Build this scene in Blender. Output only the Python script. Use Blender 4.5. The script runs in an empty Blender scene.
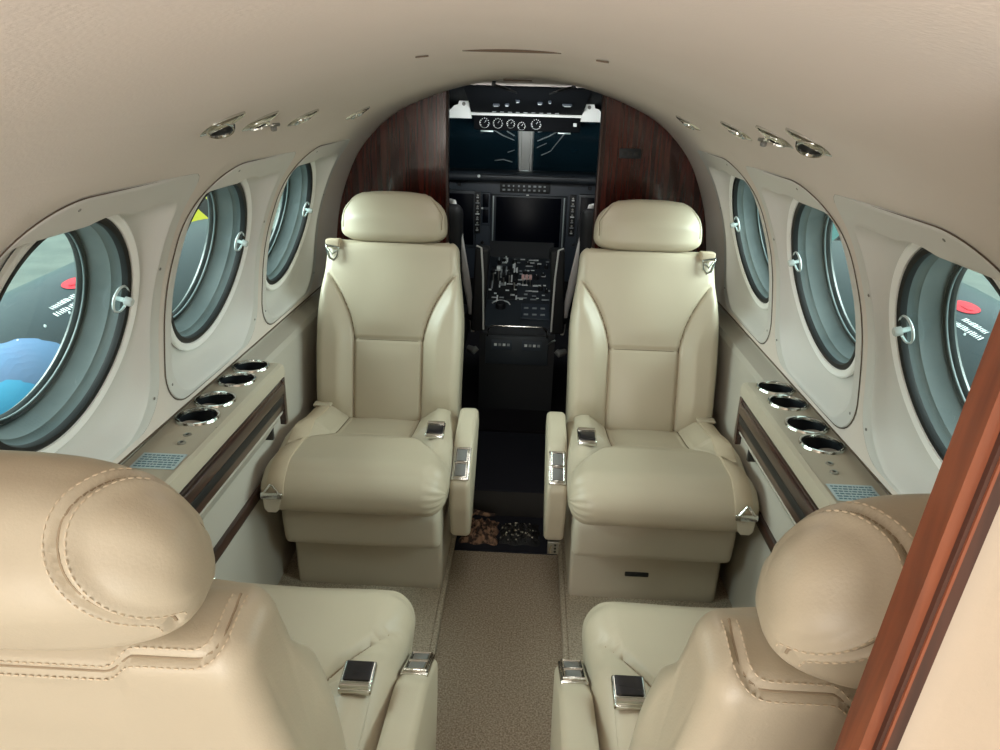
import bpy, bmesh, math, random
from mathutils import Vector, Matrix
C = bpy.context.scene.collection
SC = bpy.context.scene
random.seed(7)
PI = math.pi
sin, cos, rad = math.sin, math.cos, math.radians

def sr(r, g, b):
    f = lambda c: (c/255/12.92) if c/255 <= .04045 else ((c/255+.055)/1.055)**2.4
    return (f(r), f(g), f(b), 1)

# ------------------------------------------------------------------ materials
def mat(name, col, rough=.5, metal=0, bump=None, vary=None, coat=0, spec=.5, emit=0):
    m = bpy.data.materials.new(name); m.use_nodes = True
    nt = m.node_tree; b = nt.nodes['Principled BSDF']
    b.inputs['Base Color'].default_value = col
    b.inputs['Roughness'].default_value = rough
    b.inputs['Metallic'].default_value = metal
    b.inputs['Specular IOR Level'].default_value = spec
    b.inputs['Coat Weight'].default_value = coat
    b.inputs['Coat Roughness'].default_value = .08
    if emit:
        b.inputs['Emission Color'].default_value = col; b.inputs['Emission Strength'].default_value = emit
    tc = nt.nodes.new('ShaderNodeTexCoord')
    if bump:
        sc, st, dist = bump
        n = nt.nodes.new('ShaderNodeTexNoise'); n.inputs['Scale'].default_value = sc; n.inputs['Detail'].default_value = 4
        nt.links.new(tc.outputs['Object'], n.inputs['Vector'])
        bp = nt.nodes.new('ShaderNodeBump'); bp.inputs['Strength'].default_value = st; bp.inputs['Distance'].default_value = dist
        nt.links.new(n.outputs['Fac'], bp.inputs['Height']); nt.links.new(bp.outputs['Normal'], b.inputs['Normal'])
    if vary:
        sc, c2, lo, hi = vary
        n = nt.nodes.new('ShaderNodeTexNoise'); n.inputs['Scale'].default_value = sc; n.inputs['Detail'].default_value = 5
        nt.links.new(tc.outputs['Object'], n.inputs['Vector'])
        r = nt.nodes.new('ShaderNodeValToRGB'); r.color_ramp.elements[0].position = lo; r.color_ramp.elements[1].position = hi
        r.color_ramp.elements[0].color = c2; r.color_ramp.elements[1].color = col
        nt.links.new(n.outputs['Fac'], r.inputs['Fac']); nt.links.new(r.outputs['Color'], b.inputs['Base Color'])
    return m

def wood(name, c1, c2, scale, rough=.25, coat=.6, stretch=(30, 30, 1.2)):
    m = mat(name, c1, rough, coat=coat); nt = m.node_tree; b = nt.nodes['Principled BSDF']
    tc = nt.nodes['Texture Coordinate']
    mp = nt.nodes.new('ShaderNodeMapping'); mp.inputs['Scale'].default_value = stretch
    nt.links.new(tc.outputs['Object'], mp.inputs['Vector'])
    n = nt.nodes.new('ShaderNodeTexNoise'); n.inputs['Scale'].default_value = scale; n.inputs['Detail'].default_value = 6
    n.inputs['Distortion'].default_value = .6
    nt.links.new(mp.outputs['Vector'], n.inputs['Vector'])
    r = nt.nodes.new('ShaderNodeValToRGB')
    r.color_ramp.elements[0].position = .34; r.color_ramp.elements[0].color = c2
    r.color_ramp.elements[1].position = .66; r.color_ramp.elements[1].color = c1
    nt.links.new(n.outputs['Fac'], r.inputs['Fac']); nt.links.new(r.outputs['Color'], b.inputs['Base Color'])
    return m

def glass(name, tint, gloss=.035):
    m = bpy.data.materials.new(name); m.use_nodes = True
    nt = m.node_tree; nt.nodes.clear()
    o = nt.nodes.new('ShaderNodeOutputMaterial')
    t = nt.nodes.new('ShaderNodeBsdfTransparent'); t.inputs['Color'].default_value = tint
    g = nt.nodes.new('ShaderNodeBsdfGlossy'); g.inputs['Roughness'].default_value = .02
    mx = nt.nodes.new('ShaderNodeMixShader')
    mx.inputs['Fac'].default_value = gloss
    nt.links.new(t.outputs[0], mx.inputs[1]); nt.links.new(g.outputs[0], mx.inputs[2])
    nt.links.new(mx.outputs[0], o.inputs['Surface'])
    return m

M = {
 'leather': mat('cream leather', sr(188, 177, 156), .42, bump=(420, .12, .002), vary=(3, sr(181, 169, 148), .3, .7)),
 'vinyl': mat('cream vinyl', sr(180, 170, 152), .55, bump=(300, .1, .002)),
 'seamdark': mat('dark taupe seam shade', sr(112, 100, 80), .8),  # groove shade put into the colour of a tube along each seam
 'seamlight': mat('tan seam shade', sr(150, 134, 112), .8),
 'thread': mat('cream stitching thread', sr(206, 190, 166), .8),
 'belt': mat('beige belt webbing', sr(186, 170, 146), .75, bump=(900, .3, .002)),
 'liner': mat('grey cream headliner', sr(226, 216, 208), .85, bump=(260, .15, .002), vary=(2.2, sr(220, 209, 200), .3, .7)),
 'bezel': mat('grey cream window panel', sr(216, 214, 210), .5, bump=(380, .12, .002)),
 'rim': mat('white window rim', sr(252, 252, 250), .55, bump=(500, .3, .002)),
 'lower': mat('cream lower panel', sr(184, 178, 167), .6, bump=(300, .1, .002)),
 'tanpanel': mat('tan vinyl divider panel', sr(182, 165, 145), .6, bump=(300, .1, .002)),
 'gasket': mat('black rubber', sr(18, 19, 20), .55),
 'tube': mat('grey window tunnel', sr(128, 136, 138), .35, vary=(7, sr(100, 110, 113), .3, .7)),
 'tubering': mat('dark window ring', sr(34, 42, 44), .35),
 'ringlip': mat('grey ring lip', sr(96, 108, 110), .4),
 'alum': mat('light aluminium lip', sr(180, 190, 190), .3, .6),
 'chrome': mat('polished chrome', sr(215, 214, 208), .16, 1, bump=(60, .25, .003)),
 'nickel': mat('satin nickel', sr(170, 168, 160), .3, 1),
 'greybtn': mat('grey rocker button', sr(108, 108, 106), .4),
 'darkplate': mat('dark glossy buckle plate', sr(34, 32, 34), .2),
 'cup': mat('black cup well', sr(14, 20, 26), .4),
 'clear': mat('clear plastic', sr(205, 215, 215), .1),
 'mahog': wood('dark mahogany veneer', sr(88, 38, 30), sr(44, 16, 14), 3, .18, .8),
 'trimwood': wood('orange brown trim wood', sr(136, 74, 46), sr(98, 50, 31), 3, .4, .2),
 'trimwood2': wood('brown trim wood', sr(74, 43, 31), sr(48, 28, 20), 3, .45, .1),
 'walnut': wood('dark table wood', sr(70, 46, 39), sr(38, 24, 21), 3, .3, .4, (30, 1.2, 30)),
 'carpet': mat('taupe carpet', sr(198, 184, 164), .95, bump=(420, .9, .006), vary=(230, sr(146, 131, 113), .36, .64), spec=.1),
 'carpet2': mat('beige riser carpet', sr(214, 202, 182), .95, bump=(500, .9, .006), vary=(260, sr(172, 157, 136), .36, .6), spec=.1),
 'darkcarpet': mat('dark cockpit carpet', sr(30, 28, 32), .95, bump=(500, .6, .004), spec=.1),
 'navy': mat('dark navy mat', sr(14, 16, 30), .8),
 'stepgrey': mat('dark grey step face', sr(48, 45, 42), .7),
 'black': mat('matt black plastic', sr(16, 18, 21), .5),
 'ohblack': mat('dull black overhead paint', sr(10, 12, 15), .75, spec=.1),
 'blackleather': mat('black seat fabric', sr(18, 18, 20), .6, bump=(300, .2, .002)),
 'panelgrey': mat('blue grey instrument panel', sr(50, 58, 68), .5, bump=(200, .05, .001)),
 'panelgrey2': mat('slate console plate', sr(42, 48, 54), .45),
 'screen': mat('dark display glass', sr(5, 8, 18), .25, spec=.1),
 'whitetrim': mat('white cockpit trim', sr(238, 240, 236), .45),
 'mark': mat('white dial marking', sr(225, 230, 228), .6),
 'greymark': mat('grey panel marking', sr(150, 156, 158), .6),
 'pink': mat('pale pink knob', sr(230, 190, 184), .5),
 'shade': mat('dark blue windshield glass', sr(28, 54, 66), .12, vary=(5, sr(20, 42, 52), .3, .7)),
 'greytrim': mat('light grey seat trim', sr(205, 203, 200), .5),
 'placard': mat('pale blue placard', sr(186, 204, 208), .4),
 'ink': mat('blue grey placard printing', sr(84, 118, 132), .6),
 'clip': mat('grey plastic clip', sr(128, 126, 122), .5),
 'seam': mat('dark panel gap', sr(96, 80, 66), .9),
 'nacelle': mat('dark teal grey aircraft paint', sr(46, 58, 63), .4, vary=(2, sr(38, 49, 54), .3, .7)),
 'cyansky': mat('cyan sky reflection', sr(86, 186, 226), .4, vary=(3, sr(70, 160, 220), .3, .7)),  # reflected sky put into the colour, also in the lilac below
 'lilacsky': mat('lilac sky reflection', sr(116, 140, 178), .4, vary=(3, sr(96, 140, 182), .3, .7)),
 'red': mat('red emblem', sr(196, 30, 48), .4),
 'whitepaint': mat('white lettering', sr(235, 240, 240), .5),
 'yellow': mat('yellow paint', sr(226, 214, 60), .5),
 'hangarwall': mat('pale mint hangar wall', sr(232, 252, 245), .8, vary=(.6, sr(206, 230, 222), .3, .7)),
 'concrete': mat('hangar concrete', sr(170, 172, 166), .7, vary=(1.5, sr(146, 150, 146), .3, .7)),
 'tealbox': mat('teal cart panel', sr(96, 140, 138), .5),
 'cloth': mat('brown patterned cloth', sr(150, 116, 92), .8, vary=(60, sr(60, 44, 36), .44, .56), bump=(60, .8, .01)),
 'sequin': mat('black glitter cloth', sr(14, 14, 16), .5, bump=(200, .8, .006)),
 'silver': mat('silver bead', sr(220, 216, 200), .25, .7),
 'pane': glass('green tinted window pane', (.87, .95, .94, 1)),
 'paneout': glass('outer window pane', (.84, .93, .91, 1)),
 'disc': glass('clear plastic disc', (.9, .94, .94, 1)),
}

# ------------------------------------------------------------------ mesh helpers
def link(name, verts, faces, m, parent=None, smooth=True, flip=False, auto=None):
    me = bpy.data.meshes.new(name); me.from_pydata([tuple(v) for v in verts], [], faces)
    bm = bmesh.new(); bm.from_mesh(me)
    bmesh.ops.remove_doubles(bm, verts=bm.verts, dist=1e-6)
    bmesh.ops.recalc_face_normals(bm, faces=bm.faces)
    if flip: bmesh.ops.reverse_faces(bm, faces=bm.faces)
    for f in bm.faces: f.smooth = smooth
    if smooth:
        a = auto or rad(40)
        for e in bm.edges:
            if len(e.link_faces) == 2 and e.calc_face_angle(0) > a: e.smooth = False
    bm.to_mesh(me); bm.free()
    me.materials.append(M[m])
    o = bpy.data.objects.new(name, me); C.objects.link(o)
    if parent: o.parent = parent
    return o

class MB:
    def __init__(s): s.v = []; s.f = []
    def add(s, vs, fs):
        b = len(s.v); s.v += [Vector(v) for v in vs]; s.f += [tuple(i+b for i in f) for f in fs]; return s
    def box(s, lo, hi, bev=0, mtx=None):
        bm = bmesh.new(); bmesh.ops.create_cube(bm, size=1)
        for v in bm.verts: v.co = Vector((lo[i]+(v.co[i]+.5)*(hi[i]-lo[i]) for i in range(3)))
        if bev: bmesh.ops.bevel(bm, geom=list(bm.edges), offset=bev, segments=3, affect='EDGES', profile=.5)
        return s.bm(bm, mtx)
    def bm(s, bm, mtx=None):
        bm.verts.index_update()
        s.add([(mtx @ v.co if mtx else v.co) for v in bm.verts], [[v.index for v in f.verts] for f in bm.faces]); bm.free(); return s
    def tube(s, pts, r, n=10, closed=False, flat=None, cap=True):
        pts = [Vector(p) for p in pts]; N = len(pts); rings = []
        up = None
        for i, p in enumerate(pts):
            a = pts[(i-1) % N] if (closed or i > 0) else p; b = pts[(i+1) % N] if (closed or i < N-1) else p
            t = (b-a).normalized()
            if up is None:
                up = Vector((0, 0, 1)) if abs(t.z) < .9 else Vector((0, 1, 0))
            x = t.cross(up).normalized(); y = x.cross(t).normalized(); up = y
            rr = r[i] if isinstance(r, (list, tuple)) else r
            fx, fy = flat or (1, 1)
            rings.append([p + x*cos(2*PI*k/n)*rr*fx + y*sin(2*PI*k/n)*rr*fy for k in range(n)])
        vs = [v for q in rings for v in q]; fs = []
        for i in range(N if closed else N-1):
            j = (i+1) % N
            for k in range(n): fs.append((i*n+k, i*n+(k+1) % n, j*n+(k+1) % n, j*n+k))
        if not closed and cap: fs += [tuple(range(n))[::-1], tuple(range((N-1)*n, N*n))]
        return s.add(vs, fs)
    def lathe(s, prof, o, ax, n=40, closed=False):
        """prof: list of (radius, height) round axis ax through o"""
        ax = Vector(ax).normalized(); x = ax.orthogonal().normalized(); y = ax.cross(x); o = Vector(o)
        vs = []; fs = []; K = len(prof)
        for i in range(n):
            a = 2*PI*i/n; d = x*cos(a)+y*sin(a)
            for r, h in prof: vs.append(o + d*r + ax*h)
        for i in range(n):
            j = (i+1) % n
            for k in range(K if closed else K-1):
                l = (k+1) % K
                fs.append((i*K+k, j*K+k, j*K+l, i*K+l))
        return s.add(vs, fs)
    def prism(s, poly, ax, a, b):
        """poly of 2D points extruded along axis index ax from a to b"""
        n = len(poly)
        def mk(p, t):
            q = list(p); q.insert(ax, t); return q
        vs = [mk(p, a) for p in poly] + [mk(p, b) for p in poly]
        fs = [tuple(range(n))[::-1], tuple(range(n, 2*n))] + [(i, (i+1) % n, n+(i+1) % n, n+i) for i in range(n)]
        return s.add(vs, fs)
    def quad(s, a, b, c, d): return s.add([a, b, c, d], [(0, 1, 2, 3)])
    def build(s, name, m, parent=None, smooth=True, auto=None): return link(name, s.v, s.f, m, parent, smooth, auto=auto)

def empty(name, loc=(0, 0, 0), rz=0, label=None, cat=None, group=None, kind=None):
    o = bpy.data.objects.new(name, None); C.objects.link(o); o.location = loc; o.rotation_euler = (0, 0, rz); o.empty_display_size = .05
    return tag(o, label, cat, group, kind)
def tag(o, label=None, cat=None, group=None, kind=None):
    if label: o['label'] = label
    if cat: o['category'] = cat
    if group: o['group'] = group
    if kind: o['kind'] = kind
    return o

def rpoly(pts, n):
    """rounded closed polygon [(a,b,radius)] resampled to n even points"""
    out = []; N = len(pts)
    for i in range(N):
        p = Vector(pts[i][:2]); a = Vector(pts[i-1][:2]); b = Vector(pts[(i+1) % N][:2]); r = pts[i][2]
        u = (a-p).normalized(); w = (b-p).normalized()
        ang = u.angle(w)
        d = min(r/math.tan(ang/2), .49*(a-p).length, .49*(b-p).length); rr = d*math.tan(ang/2)
        if r <= 0 or d < 1e-6: out.append(p); continue
        c = p + (u+w).normalized()*(rr/sin(ang/2))
        s0 = p+u*d; s1 = p+w*d
        a0 = math.atan2(*(s0-c).yx); a1 = math.atan2(*(s1-c).yx)
        da = (a1-a0+PI) % (2*PI)-PI
        for k in range(9): out.append(c+Vector((cos(a0+da*k/8), sin(a0+da*k/8)))*rr)
    return resample(out, n, True)
def resample(P, n, closed):
    P = [Vector(p) for p in P]
    Q = P+[P[0]] if closed else P
    L = [0]
    for i in range(1, len(Q)): L.append(L[-1]+(Q[i]-Q[i-1]).length)
    out = []; j = 0; m = n if closed else n-1
    for k in range(n):
        t = L[-1]*k/m
        while j < len(L)-2 and L[j+1] < t: j += 1
        f = (t-L[j])/max(1e-9, L[j+1]-L[j]); out.append(Q[j].lerp(Q[j+1], min(1, max(0, f))))
    return out
def smoothstep(a, b, x):
    t = min(1, max(0, (x-a)/(b-a))); return t*t*(3-2*t)
def gauss(x, w): return math.exp(-(x/w)**2)

class Loft:
    """closed profile in (y,z) lofted along x, rounded ends, surface displaced along its normal"""
    def __init__(s, prof, w, r, nx, disp=None, xs=None, post=None, ends=7, scale=None, mir=1):
        s.p = prof; s.w = w; s.r = r; s.disp = disp or (lambda x, y, z, i: 0); s.post = post or (lambda x, y, z: (x, y, z)); s.xs = xs or (lambda y, z: 1)
        s.mir = mir; s.scale = scale
        n = len(prof); s.n = n; s.nor = []
        A = sum(prof[i].x*prof[(i+1) % n].y-prof[(i+1) % n].x*prof[i].y for i in range(n))
        sg = 1 if A > 0 else -1
        for i in range(n):
            t = prof[(i+1) % n]-prof[i-1]; t.normalize(); s.nor.append(Vector((t.y, -t.x))*sg)
        s.st = []
        a = [(-(w-r)-r*sin(PI/2*(ends-k)/ends), r*(1-cos(PI/2*(ends-k)/ends))) for k in range(ends)]
        s.st = a + [(-(w-r)+2*(w-r)*k/nx, 0) for k in range(nx+1)] + [(-x, q) for x, q in a[::-1]]
    def inset(s, x):
        d = abs(x)-(s.w-s.r)
        return 0 if d <= 0 else s.r*(1-math.sqrt(max(0, 1-(d/s.r)**2)))
    def pt(s, x, i, q=None, lift=0):
        i0 = int(math.floor(i)); fr = i-i0; i0 %= s.n; i1 = (i0+1) % s.n
        p = s.p[i0].lerp(s.p[i1], fr) if fr else s.p[i0]; n = s.nor[i0].lerp(s.nor[i1], fr).normalized() if fr else s.nor[i0]
        q = s.inset(x) if q is None else q
        if s.scale:
            c, e = s.scale; k = max(.03, (1-min(1, abs(x)/s.w)**e)**(1/e)); P = Vector(c)+(p-Vector(c))*k + n*(s.disp(x, p.x, p.y, i)*min(1, k*1.5)+lift)
        else: P = p + n*(s.disp(x, p.x, p.y, i)*(1-.7*q/s.r)-q+lift)
        X, Y, Z = s.post(x*s.xs(p.x, p.y), P.x, P.y)
        return Vector((X*s.mir, Y, Z))
    def build(s, name, m, parent=None, auto=None):
        vs = []; fs = []; n = s.n
        for x, q in s.st:
            for i in range(n): vs.append(s.pt(x, i, q))
        R = len(s.st)
        for a in range(R-1):
            for i in range(n):
                j = (i+1) % n; fs.append((a*n+i, a*n+j, (a+1)*n+j, (a+1)*n+i))
        for a in (0, R-1):
            vs.append(sum((vs[a*n+i] for i in range(n)), Vector())/n); c = len(vs)-1
            fs += [(c, a*n+i, a*n+(i+1) % n) for i in range(n)]
        return link(name, vs, fs, m, parent, True, auto=auto or rad(60))
    def find(s, a, b, cond=None):
        t = Vector((a, b))
        return min((i for i in range(s.n) if cond is None or cond(s.p[i])), key=lambda i: (s.p[i]-t).length)
    def seam(s, path, name, m, parent, r=.0013, lift=.0002, step=.006):
        P = [s.pt(x, i, lift=lift) for x, i in path]
        for _ in range(2): P = [P[0]]+[(P[a-1]+P[a]*2+P[a+1])/4 for a in range(1, len(P)-1)]+[P[-1]]
        return MB().tube(resample3(P, step), r, 6).build(name, m, parent)

# ------------------------------------------------------------------ camera
cam = bpy.data.cameras.new('camera'); co = bpy.data.objects.new('camera', cam); C.objects.link(co)
cam.sensor_width = 36; cam.lens = 720*36/1000; cam.clip_start = .02
yaw, pit, rol = -3.50223832e-02, 3.68308381e-01, 2.88880235e-02
fwd = Vector((sin(yaw)*cos(pit), cos(yaw)*cos(pit), -sin(pit))); rt = Vector((cos(yaw), -sin(yaw), 0)); up = rt.cross(fwd)
r2 = rt*cos(rol)+up*sin(rol); u2 = -rt*sin(rol)+up*cos(rol)
mw = Matrix((r2, u2, -fwd)).transposed().to_4x4(); mw.translation = Vector((.0316, 0, 1.30)); co.matrix_world = mw
SC.camera = co

# ------------------------------------------------------------------ cabin shell profile
KN = [(.60, -.15), (.655, .40), (.662, .60), (.655, .69), (.645, .80), (.628, .92), (.600, 1.015), (.553, 1.115), (.480, 1.20), (.39, 1.262), (.255, 1.315), (.13, 1.345), (0, 1.356), (-.13, 1.345)]
def catmull(K, m=24):
    out = []
    for i in range(1, len(K)-2):
        p0, p1, p2, p3 = [Vector(K[j]) for j in (i-1, i, i+1, i+2)]
        for k in range(m):
            t = k/m
            out.append(.5*((2*p1)+(p2-p0)*t+(2*p0-5*p1+4*p2-p3)*t*t+(3*p1-p0-3*p2+p3)*t**3))
    out.append(Vector(K[-2])); return out
AR = catmull(KN); AL = [0]
for i in range(1, len(AR)): AL.append(AL[-1]+(AR[i]-AR[i-1]).length)
i0 = min((i for i in range(len(AR)) if AR[i].y > .9), key=lambda i: abs(AR[i].y-.96)); T0 = AL[i0]
def arch(t):
    """arc length from window height -> (x,z), inward normal"""
    L = t+T0; j = 0
    lo, hi = 0, len(AL)-2
    while lo < hi:
        mid = (lo+hi+1)//2
        if AL[mid] <= L: lo = mid
        else: hi = mid-1
    j = lo; f = (L-AL[j])/(AL[j+1]-AL[j]); p = AR[j].lerp(AR[j+1], f)
    a = AR[max(0, j-1)].lerp(AR[j], f); b = AR[j+1].lerp(AR[min(len(AR)-1, j+2)], f); d = (b-a).normalized()
    return p, Vector((-d.y, d.x))
def t_of_z(z):
    for i in range(i0 if z > .96 else 0, len(AR)-1):
        if AR[i].y <= z <= AR[i+1].y: return AL[i]+(z-AR[i].y)/(AR[i+1].y-AR[i].y)*(AL[i+1]-AL[i])-T0
def W(s, y, t, off=0):
    p, n = arch(t); q = p+n*off; return Vector((s*q.x, y, q.y))
TILT = rad(16); PX, PZ = .640, .96
def WP(s, y, u, d=0):
    """window plane, d outward"""
    return Vector((s*(PX-u*sin(TILT)+d*cos(TILT)), y, PZ+u*cos(TILT)+d*sin(TILT)))
TMIN = t_of_z(.699); TMAX = t_of_z(1.262); TC = AL[-1]-T0
WC = [.970, 1.480, 1.997]; WHALF = .2555
NT = 120
def rrect(th, y0, y1, t0, t1, ra):
    """distance from origin to rounded rectangle along angle th"""
    d = Vector((cos(th), sin(th))); lo, hi = 0, 1
    def inside(p):
        r = ra(p)
        qx = max(y0+r-p.x, p.x-(y1-r), 0); qz = max(t0+r-p.y, p.y-(t1-r), 0)
        return qx*qx+qz*qz <= r*r
    for _ in range(40):
        m = (lo+hi)/2
        if inside(d*m): lo = m
        else: hi = m
    return lo
RL = [rrect(2*PI*k/NT, -.215, .215, -.245, .186, lambda p: .03 if p.y > 0 else .10) for k in range(NT)]
RB = [rrect(2*PI*k/NT, -.238, .250, TMIN+.012, .240, lambda p: (.15 if p.x < 0 else .05) if p.y > 0 else .09) for k in range(NT)]
RW = []
for k in range(NT):
    d = (cos(2*PI*k/NT), sin(2*PI*k/NT))
    RW.append(min([((WHALF if d[0] > 0 else -WHALF)/d[0]) if abs(d[0]) > 1e-6 else 9, ((.285 if d[1] > 0 else TMIN)/d[1]) if abs(d[1]) > 1e-6 else 9]))
OW = [Vector((cos(2*PI*k/NT)*RW[k], sin(2*PI*k/NT)*RW[k])) for k in range(NT)]
for ex in (-WHALF, WHALF):
    for ey in (TMIN, .285):
        OW[min(range(NT), key=lambda k: (OW[k]-Vector((ex, ey))).length)] = Vector((ex, ey))
def FD(c): return 1-smoothstep(.25, .62, c)
def make_side(s, side):
    root = empty('wall_'+side, (0, 0, 0), kind='structure')
    vs = []; fs = []
    # cells round the three windows: from panel edge to the cell rectangle
    def grid(P, nu, nv, closed=False):
        b = len(vs); vs.extend(P)
        for i in range(nu if closed else nu-1):
            for j in range(nv-1):
                i2 = (i+1) % nu; fs.append((b+i*nv+j, b+i2*nv+j, b+i2*nv+j+1, b+i*nv+j+1))
    for c in WC:
        P = []
        corner = [i for i in range(NT)]
        for k in range(NT):
            th = 2*PI*k/NT; d = (cos(th), sin(th))
            fade = FD(d[0])
            for j, (rr, off) in enumerate([(RB[k]+.0005, -.006*fade), (RB[k]+.002, -.001*fade), (RB[k]+.004, 0), ((RB[k]+RW[k])/2+.002, 0), (RW[k], 0)]):
                P.append(W(s, c+d[0]*rr, d[1]*rr, off))
            P[-1] = W(s, c+OW[k].x, OW[k].y, 0)
        grid(P, NT, 5, True)
        # corner fill of the rectangle
    def strip(ys, ts):
        P = [W(s, y, t) for y in ys for t in ts]; grid(P, len(ys), len(ts))
    lin = lambda a, b, n: [a+(b-a)*k/n for k in range(n+1)]
    strip(lin(-.9, WC[0]-WHALF, 16), lin(TMIN, .285, 24))
    strip(lin(WC[2]+WHALF, 2.52, 4), lin(TMIN, .285, 24))
    strip(lin(-.9, 2.52, 60), lin(.285, TMAX, 8))
    for a, b in ((0, 1), (1, 2)):
        if WC[b]-WC[a] > 2*WHALF+.0005: strip([WC[a]+WHALF, WC[b]-WHALF], lin(TMIN, .285, 24))
    o = link('upper_liner', vs, fs, 'liner', root, flip=False)
    # narrow backing behind the joints
    bk = MB()
    def back(ys, ts):
        P = [W(s, y, t, -.0012) for y in ys for t in ts]; n = len(ts)
        bk.add(P, [(i*n+j, (i+1)*n+j, (i+1)*n+j+1, i*n+j+1) for i in range(len(ys)-1) for j in range(n-1)])
    for y in (WC[0]-WHALF, WC[0]+WHALF, WC[1]+WHALF, WC[2]+WHALF): back([y-.008, y+.008], lin(TMIN, .285, 60))
    back(lin(-.9, 2.52, 60), [.277, .281, .285, .289, .293])
    bk.build('joint_backing', 'liner', root)
    # lower lining
    lp = [(.668, .700), (.672, .672), (.655, .664), (.634, .655), (.627, .640), (.624, .60), (.620, .42), (.618, .385), (.618, .36), (.620, .20), (.622, .0)]
    lo = []; lf = []
    for y in (-.9, 2.52):
        for p in lp: lo.append((s*p[0], y, p[1]))
    n = len(lp)
    for i in range(n-1): lf.append((i, i+1, n+i+1, n+i))
    link('lower_panel', lo, lf, 'lower', root, auto=rad(20))
    # dark gap under the edge of the upper liner
    MB().box((s*.655 if s > 0 else -.672, -.9, .6935), (.672 if s > 0 else -.655, 2.5, .697)).build('shadow_gap', 'seam', root)
    MB().box((.608 if s > 0 else -.622, .9, .352), (.622 if s > 0 else -.608, 2.2, .380), .003).build('trim_strip', 'walnut', root)
    # outer skin so daylight comes only through the windows
    P = []; F = []
    NS = 14
    for c in WC:
        b = len(P)
        for k in range(NT):
            th = 2*PI*k/NT
            d = (cos(th), sin(th)); rw = min((WHALF/abs(d[0])) if abs(d[0]) > 1e-6 else 9, ((.30 if d[1] > 0 else .30)/abs(d[1])) if abs(d[1]) > 1e-6 else 9)
            P += [WP(s, c+.155*d[0], .155*d[1], .075), WP(s, c+rw*d[0], rw*d[1], .075)]
        for k in range(NT):
            j = (k+1) % NT; F.append((b+2*k, b+2*j, b+2*j+1, b+2*k+1))
    def sk(y0, y1, u0, u1, d0, d1):
        b = len(P); P.extend([WP(s, y0, u0, d0), WP(s, y1, u0, d0), WP(s, y1, u1, d1), WP(s, y0, u1, d1)]); F.append((b, b+1, b+2, b+3))
    sk(-.9, WC[0]-WHALF, -.30, .30, .075, .075); sk(WC[2]+WHALF, 2.6, -.30, .30, .075, .075)
    b = len(P); P.extend([(s*.80, -.9, -.1), (s*.80, 2.6, -.1), WP(s, 2.6, -.30, .075), WP(s, -.9, -.30, .075)]); F.append((b, b+1, b+2, b+3))
    b = len(P); P.extend([WP(s, -.9, .30, .075), WP(s, 2.6, .30, .075), (s*.42, 2.6, 1.42), (s*.42, -.9, 1.42)]); F.append((b, b+1, b+2, b+3))
    b = len(P); P.extend([(s*.42, 2.6, 1.42), (s*.42, -.9, 1.42), (0, -.9, 1.46), (0, 2.6, 1.46)]); F.append((b, b+1, b+2, b+3))
    link('outer_skin', P, F, 'nacelle', root, smooth=False)
    # screws
    return root
make_side(-1, 'left'); make_side(1, 'right')

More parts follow.
